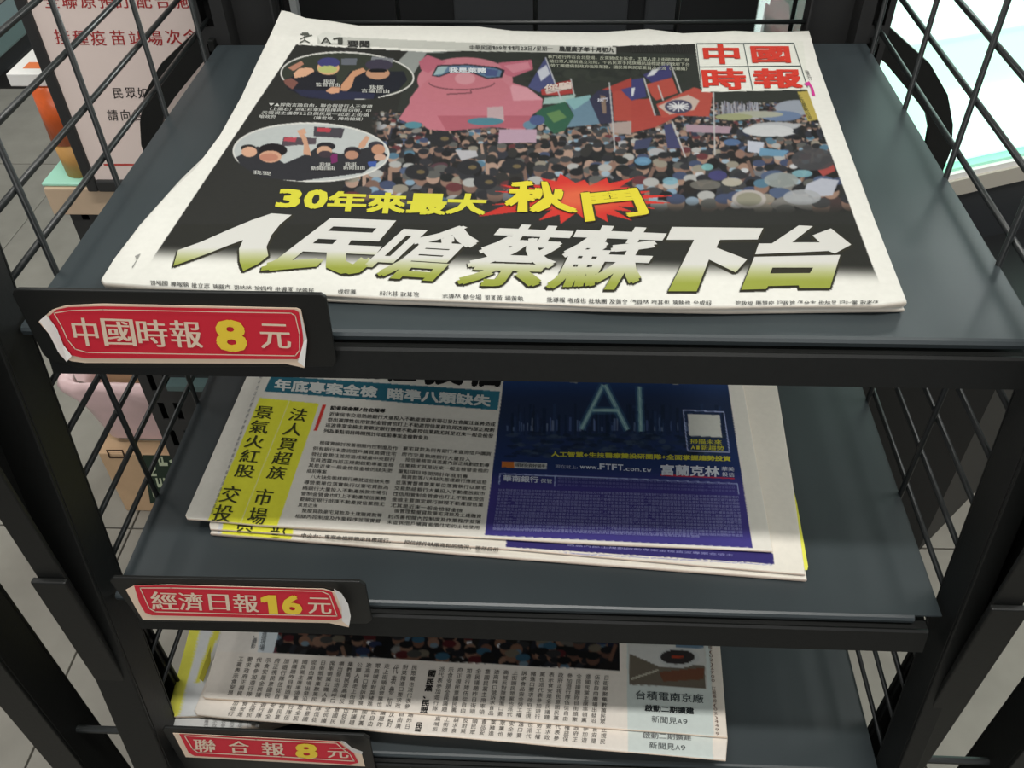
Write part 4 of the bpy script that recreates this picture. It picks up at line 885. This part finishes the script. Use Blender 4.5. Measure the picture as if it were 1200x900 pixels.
mk3('lowest newspaper on the third shelf, white corner just above the price plate', [(306, 550), (203, 836), (203.5, 850)], [(820, 550), (843, 868)], [(306, 550), (820, 550)], [(203.5, 850), (230, 853), (262, 855), (300, 846), (347, 834), (500, 846), (843, 868)], .0170, .0008, cD, pD, lambda P: P[:, 1] < 853, 200, 120)
fl = mesh_obj('page_corner', list(atz([247, 233, 238, 247], [757, 795, 799, 775], [z3+.0265, z3+.0225, z3+.0225, z3+.025])), [(0, 1, 2, 3)], MT['paper'], None, vcol=np.tile(s2l(np.array((176, 168, 62))/255.), (4, 1)))
top3 = [o for o in bpy.data.objects if o.get('label', '').startswith('third newspaper')][0]; sc_(fl, top3); fl['label'] = 'olive underside of a turned yellow corner'
# magazine in the basket below
mg = empty('magazine', (.1, 0, -.43)); tag(mg, 'white magazine with red print lying in the wire basket below the third shelf', 'magazine')
sc_(MB().box(.035, .20, -.07, .12, -.4275, -.4225).build('cover', MT['white'], mg), mg)
sc_(MB().box(.11, .20, -.069, -.02, -.4225, -.4221).build('red_band', MT['orange'], mg), mg)

# ================================================================== BACKGROUND, LEFT
YS = .45
post = empty('slotted_fixture_post', (-.19, .46, -.9)); tag(post, 'dark slotted steel fixture post behind the left mesh, under the sign', 'post')
mb = MB(); x0 = -.244
cols_ = [(-.244, -.232), (-.224, -.212), (-.204, -.11)]
for a, b in cols_: mb.box(a, b, YS, YS+.002, -.9, -.222)
z = -.9
while z < -.24:
    mb.box(-.232, -.224, YS, YS+.002, z, z+.020); mb.box(-.212, -.204, YS, YS+.002, z, z+.020); z += .05
mb.box(-.244, -.242, YS+.002, YS+.05, -.9, -.222); mb.box(-.112, -.11, YS+.002, YS+.05, -.9, -.222)
sc_(mb.build('post', MT['gfix'], post), post); sc_(MB().box(-.242, -.112, YS+.04, YS+.042, -.9, -.222).build('back_plate', MT['black'], post), post)
sc_(MB().box(-.2, -.06, YS-.004, YS-.001, -.50, -.25).build('lower_panel', MT['gfix'], post), post)
sc_(MB().box(-.2, -.06, YS-.02, YS-.004, -.46, -.452).build('ledge', MT['metal'], post), post)
bb = MB().box(-.2585, -.05, YS-.004, YS+.09, -.2215, -.1905).build('shelf_board', MT['beige'], None, bevel=.001); tag(bb, 'beige wooden board end on top of the slotted post', 'board')
tt = MB().box(-.2605, -.2085, YS, YS+.05, -.190, -.1865).build('tray', MT['teal'], None, bevel=.001); tag(tt, 'pale teal plastic tray on the beige board', 'tray')
sg = empty('notice_sign', (-.12, YS-.006, -.188)); tag(sg, 'white notice board with red and black writing in a dark frame behind the left mesh', 'sign')
X0, X1, ZB, ZT = -.2075, -.03, -.1895, .12
sc_(MB().box(X0, X0+.011, YS-.012, YS-.002, ZB, ZT).box(X0+.011, X1, YS-.012, YS-.002, ZB, ZB+.013).build('frame', MT['gfix'], sg, bevel=.002), sg)
sc_(MB().box(X0+.009, X1, YS-.0085, YS-.0035, ZB+.011, ZT).build('board', MT['signface'], sg), sg)
p = Print(); YP = YS-.0088; rd = (168, 52, 52); bk2 = (52, 46, 46)
for c, x, y in (('全', 60, -3), ('聯', 81, -3), ('原', 103, -3), ('預', 124, -3), ('訂', 143, -3), ('配', 168, -3), ('合', 190, -3), ('施', 211, -3), ('接', 73, 43), ('種', 94, 44), ('疫', 115, 44.5), ('苗', 138, 44), ('站', 160, 45), ('場', 181, 44.5), ('次', 203, 43.5), ('今', 224, 43)):
    h_ = 19; w_ = 19; cy = y+(4 if y < 0 else 0); p.ch(c, ((x-w_/2-2, cy-h_/2), (x+w_/2-2, cy-h_/2), (x+w_/2+2, cy+h_/2), (x-w_/2+2, cy+h_/2)), rd, .012)
for c, x, y in (('民', 138, 109), ('眾', 153, 108.5), ('如', 167, 109), ('有', 181, 109), ('請', 132, 135), ('向', 147, 135), ('各', 161, 135), ('大', 175, 135), ('診', 189, 135)):
    p.ch(c, ((x-8, y-7), (x+5, y-7), (x+8, y+7), (x-5, y+7)), bk2, .01)
p.ch('領', ((168, 149), (177, 149), (179, 158), (170, 158)), bk2, 0)
p.poly([(121, 192), (160, 192), (160, 194), (122, 194)], (190, 60, 50))
sc_(p.build('lettering', lambda P: aty(P[:, 0], P[:, 1], YP), MT['ink'], sg, mx=60, out=(0, -1, 0)), sg)
# snack tube and white box
sn = empty('snack_tube', (-.2265, .476, -.186)); tag(sn, 'orange printed snack tube standing left of the sign frame', 'tube')
sc_(MB().tube((-.2265, .476, -.186), (-.2265, .476, -.149), .0165, 20, .0182).build('lower_wrap', MT['gold'], sn, smooth=True), sn)
sc_(MB().tube((-.2265, .476, -.149), (-.2265, .476, -.09), .0188, 20).build('wrap', MT['snack'], sn, smooth=True), sn)
wb = empty('white_box', (-.23, .49, -.0885)); tag(wb, 'small white carton with an orange stripe balanced on the snack tube', 'box')
sc_(MB().box(-.2575, -.198, .462, .527, -.0885, -.0758).build('carton', MT['white'], wb, bevel=.001), wb)
sc_(MB().box(-.246, -.205, .474, .488, -.0757, -.0755).build('stripe', MT['orange'], wb), wb)
# grey teal rails top-left
cr = empty('counter_edge', (-.64, 1.3, -.32)); tag(cr, 'grey-green metal counter edge with a dark side, top left beyond the mesh', 'counter')
sc_(MB().box(-.70, -.637, .95, 1.9, -.31, -.28).build('top_rail', MT['metal'], cr, bevel=.004), cr)
sc_(MB().box(-.76, -.64, 1.08, 1.9, -.38, -.345).build('dark_band', MT['gfix'], cr, bevel=.004), cr)
sc_(MB().box(-.735, -.66, 1.0, 1.9, -.346, -.30).build('rail_core', MT['black'], cr), cr)
# bin with pink bag on a carton
YC = .592
ct = empty('cardboard_box', (-.36, .64, -.9)); tag(ct, 'brown cardboard box with dark green printed side under the pink-lined bin', 'box')
sc_(MB().box(-.452, -.24, YC, .80, -.8995, -.756).build('carton', MT['carton'], ct, bevel=.002), ct)
g4 = [aty(x, y, YC-.0008) for x, y in ((163, 524), (215, 524), (228, 580), (176, 590))]
sc_(mesh_obj('green_panel', [(p[0], YC-.0008, min(p[2], -.757)) for p in g4], [(0, 3, 2, 1)], MT['green']), ct)
p = Print()
for c, x, y in (('F', 190, 541), ('A', 203, 541), ('R', 177, 553), ('E', 188, 566), ('F', 183, 578)): p.ch(c, ((x-3, y+5), (x-6, y-6), (x+5, y-6), (x+7, y+5)), (196, 206, 176), .03, tight=True)
p.poly([(124, 527), (144, 527), (148, 537), (128, 537)], (60, 44, 34), [[(126.5, 528.5), (142.5, 528.5), (145, 535.5), (129.5, 535.5)]])
q = p.build('lettering', lambda P: aty(P[:, 0], P[:, 1], YC-.0016), MT['ink'], ct, mx=50, out=(0, -1, 0)); sc_(q, ct)
bn = empty('waste_bin', (-.37, .67, -.754)); tag(bn, 'grey waste bin lined with a pale pink plastic bag, standing on the cardboard box', 'bin')
def loft(rings, name, m, par, smooth=True):
    n = len(rings[0]); v = [p for r in rings for p in r]; f = []
    for k in range(len(rings)-1): f += [(k*n+i, k*n+(i+1) % n, (k+1)*n+(i+1) % n, (k+1)*n+i) for i in range(n)]
    return mesh_obj(name, v, f, m, par, smooth)
def rr(cx, cy, hx, hy, z, wob=0.0, seed=0, n=48):
    R_ = random.Random(seed); ph = [R_.uniform(0, 6.28) for _ in range(4)]; o = []
    for i in range(n):
        t = 2*math.pi*i/n; c, s = math.cos(t), math.sin(t); e = .35
        wv = 1+wob*(math.sin(5*t+ph[0])+.6*math.sin(9*t+ph[1])+.4*math.sin(14*t+ph[2])); zw = wob*.12*math.sin(7*t+ph[3])
        o.append((cx+hx*math.copysign(abs(c)**e, c)*wv, cy+hy*math.copysign(abs(s)**e, s)*wv, z+zw))
    return o
bx_, by_ = -.372, .672
sc_(loft([rr(bx_, by_, .062, .052, -.7545), rr(bx_, by_, .080, .072, -.61)], 'bucket', MT['bin'], bn), bn)
sc_(loft([rr(bx_, by_, .060, .056, -.68, .02, 1), rr(bx_, by_, .083, .082, -.602, .015, 2), rr(bx_, by_, .091, .090, -.594, .02, 3), rr(bx_, by_, .095, .094, -.615, .03, 4), rr(bx_, by_, .084, .076, -.66, .03, 5), rr(bx_, by_, .071, .060, -.742, .02, 6)], 'bin_liner', MT['bag'], bn), bn)
sc_(MB().box(bx_-.05, bx_+.055, by_-.02, by_+.04, -.70, -.612).build('carton_inside', MT['carton'], bn), bn)

# ================================================================== BACKGROUND, RIGHT
d = Vector((.121, .048, 0)).normalized(); nrm = Vector((-d.y, d.x, 0))   # direction of the case front, and into the case
A0 = Vector((.741, .675, 0))
def cs(u, v, z): q = A0+d*u+nrm*v; return (q.x, q.y, z)
def cbox(u0, u1, v0, v1, z0, z1): return [cs(u0, v0, z0), cs(u1, v0, z0), cs(u1, v1, z0), cs(u0, v1, z0), cs(u0, v0, z1), cs(u1, v0, z1), cs(u1, v1, z1), cs(u0, v1, z1)]
case = empty('display_counter', (.9, .9, -.9)); tag(case, 'brightly lit mint-white glass display counter on a black base, beyond the right mesh', 'counter')
sc_(MB().prism([(.62, .55), (.8497, .5477), (1.6, 1.28), (1.6, 1.05), (1.5, 1.9), (.62, 1.9)][:3]+[(1.6, 1.9), (.62, 1.9)], 2, -.9, -.42).build('black_base', MT['black'], case), case)
sc_(MB().hexa(cbox(-.12, 1.2, .0, .6, -.42, -.335)).build('base_panel', MT['greypanel'], case), case)
sc_(MB().hexa(cbox(-.12, 1.2, -.004, .6, -.335, -.312)).build('beige_trim', MT['trim'], case), case)
sc_(MB().hexa(cbox(-.12, 1.2, .0, .6, -.312, -.304)).build('white_sill', MT['white'], case), case)
sc_(MB().hexa(cbox(-.12, 1.2, .006, .6, -.304, -.3)).build('glass_edge', MT['litedge'], case), case)
sc_(MB().hexa(cbox(-.12, 1.2, .02, .6, -.3, -.13)).build('lit_green_band', MT['lit2'], case), case)
sc_(MB().hexa(cbox(-.12, 1.2, .016, .6, -.13, .32)).build('lit_panel', MT['lit'], case), case)
sc_(MB().hexa(cbox(-.02, .15, .012, .019, -.292, -.205)).build('lit_card', MT['lit'], case), case)
gp = mat('case_glass', (0.9, 1, .96), .02, 0, .5, trans=1.0); 
# floor arrow
ar = mesh_obj('floor_sticker', [tuple(p) for p in atz([1182, 1212, 1212, 1200, 1195], [662, 662, 700, 686, 686], [-.8993]*5)], [(4, 3, 2, 1, 0)], MT['red']); tag(ar, 'red adhesive marker on the grey floor tiles at the right edge', 'marker')
so = ar.modifiers.new('t', 'SOLIDIFY'); so.thickness = .0006; so.offset = 0
ar2 = mesh_obj('floor_sticker', [tuple(p) for p in atz([8, 30, 26, 4], [352, 356, 380, 372], [-.8993]*4)], [(3, 2, 1, 0)], MT['red']); tag(ar2, 'small red adhesive marker on the floor beside the left front post', 'marker')
so = ar2.modifiers.new('t', 'SOLIDIFY'); so.thickness = .0006; so.offset = 0

# ================================================================== BACKGROUND, BEHIND
cab = empty('dark_cabinet', (.2, .75, -.9)); tag(cab, 'tall black cabinet with grey inset panels directly behind the rack', 'cabinet')
sc_(MB().box(-.035, .447,   .5, .95, -.9, .14).build('body', MT['black'], cab), cab)
sc_(MB().box(.17, .33, .496, .4995, -.06, .12).build('grey_panel', MT['greypanel'], cab, bevel=.003), cab)
sc_(MB().box(.345, .375, .494, .4995, -.05, .12).build('grey_panel', MT['greypanel'], cab, bevel=.003), cab)
sc_(MB().box(.02, .026, .49, .4995, -.5, .12).build('steel_strip', MT['steel'], cab), cab)
ac = empty('acrylic_bin', (.50, .62, -.12)); tag(ac, 'clear acrylic bin of pink packets seen through the back beside the right post', 'bin')
stand = MB().box(.4485, .585, .56, .72, -.9, -.1235).build('display_plinth', MT['greypanel'], None); tag(stand, 'dark grey plinth under the clear acrylic bin', 'plinth')
sc_(MB().box(.452, .455, .565, .715, -.12, .12).box(.455, .575, .565, .568, -.12, -.03).box(.452, .575, .565, .715, -.123, -.12).build('acrylic_wall', MT['acryl'], ac), ac)
sc_(MB().box(.471, .480, .60, .609, -.12, .12).build('lit_strip', MT['lamp'], ac), ac)
sc_(MB().box(.456, .575, .70, .71, -.12, .12).build('back_wall', MT['trim'], ac), ac)
sc_(MB().box(.508, .510, .571, .70, -.12, .05).build('divider', MT['acryl'], ac), ac)
pk1 = MB().hexa([(.472, .575, -.119), (.503, .575, -.119), (.505, .62, -.119), (.477, .62, -.119), (.474, .58, -.072), (.503, .58, -.09), (.505, .62, -.07), (.477, .62, -.05)]).build('packet', MT['magenta'], None, bevel=.002); tag(pk1, 'pink plastic packet inside the clear acrylic bin', 'packet')
rb = MB().box(.480, .52, .535, .558, -.1235, -.082).build('red_packet', MT['red'], None, bevel=.002); tag(rb, 'small red packet in front of the acrylic bin near the right back post', 'packet')
rs = MB().box(.4485, .56, .51, .5595, -.9, -.124).build('plinth_step', MT['greypanel'], stand); rs.matrix_parent_inverse = Matrix.Identity(4)

for o in col.objects:
    if o.name.startswith(('text_print', 'lettering', 'rule_print')): o['kind'] = 'stuff'
# ------------------------------------------------------------------ stand the whole place on floor level z = 0
for o in list(sc.objects):
    if o.parent is None and o.type not in ('CAMERA', 'LIGHT'): o.location.z += Z0
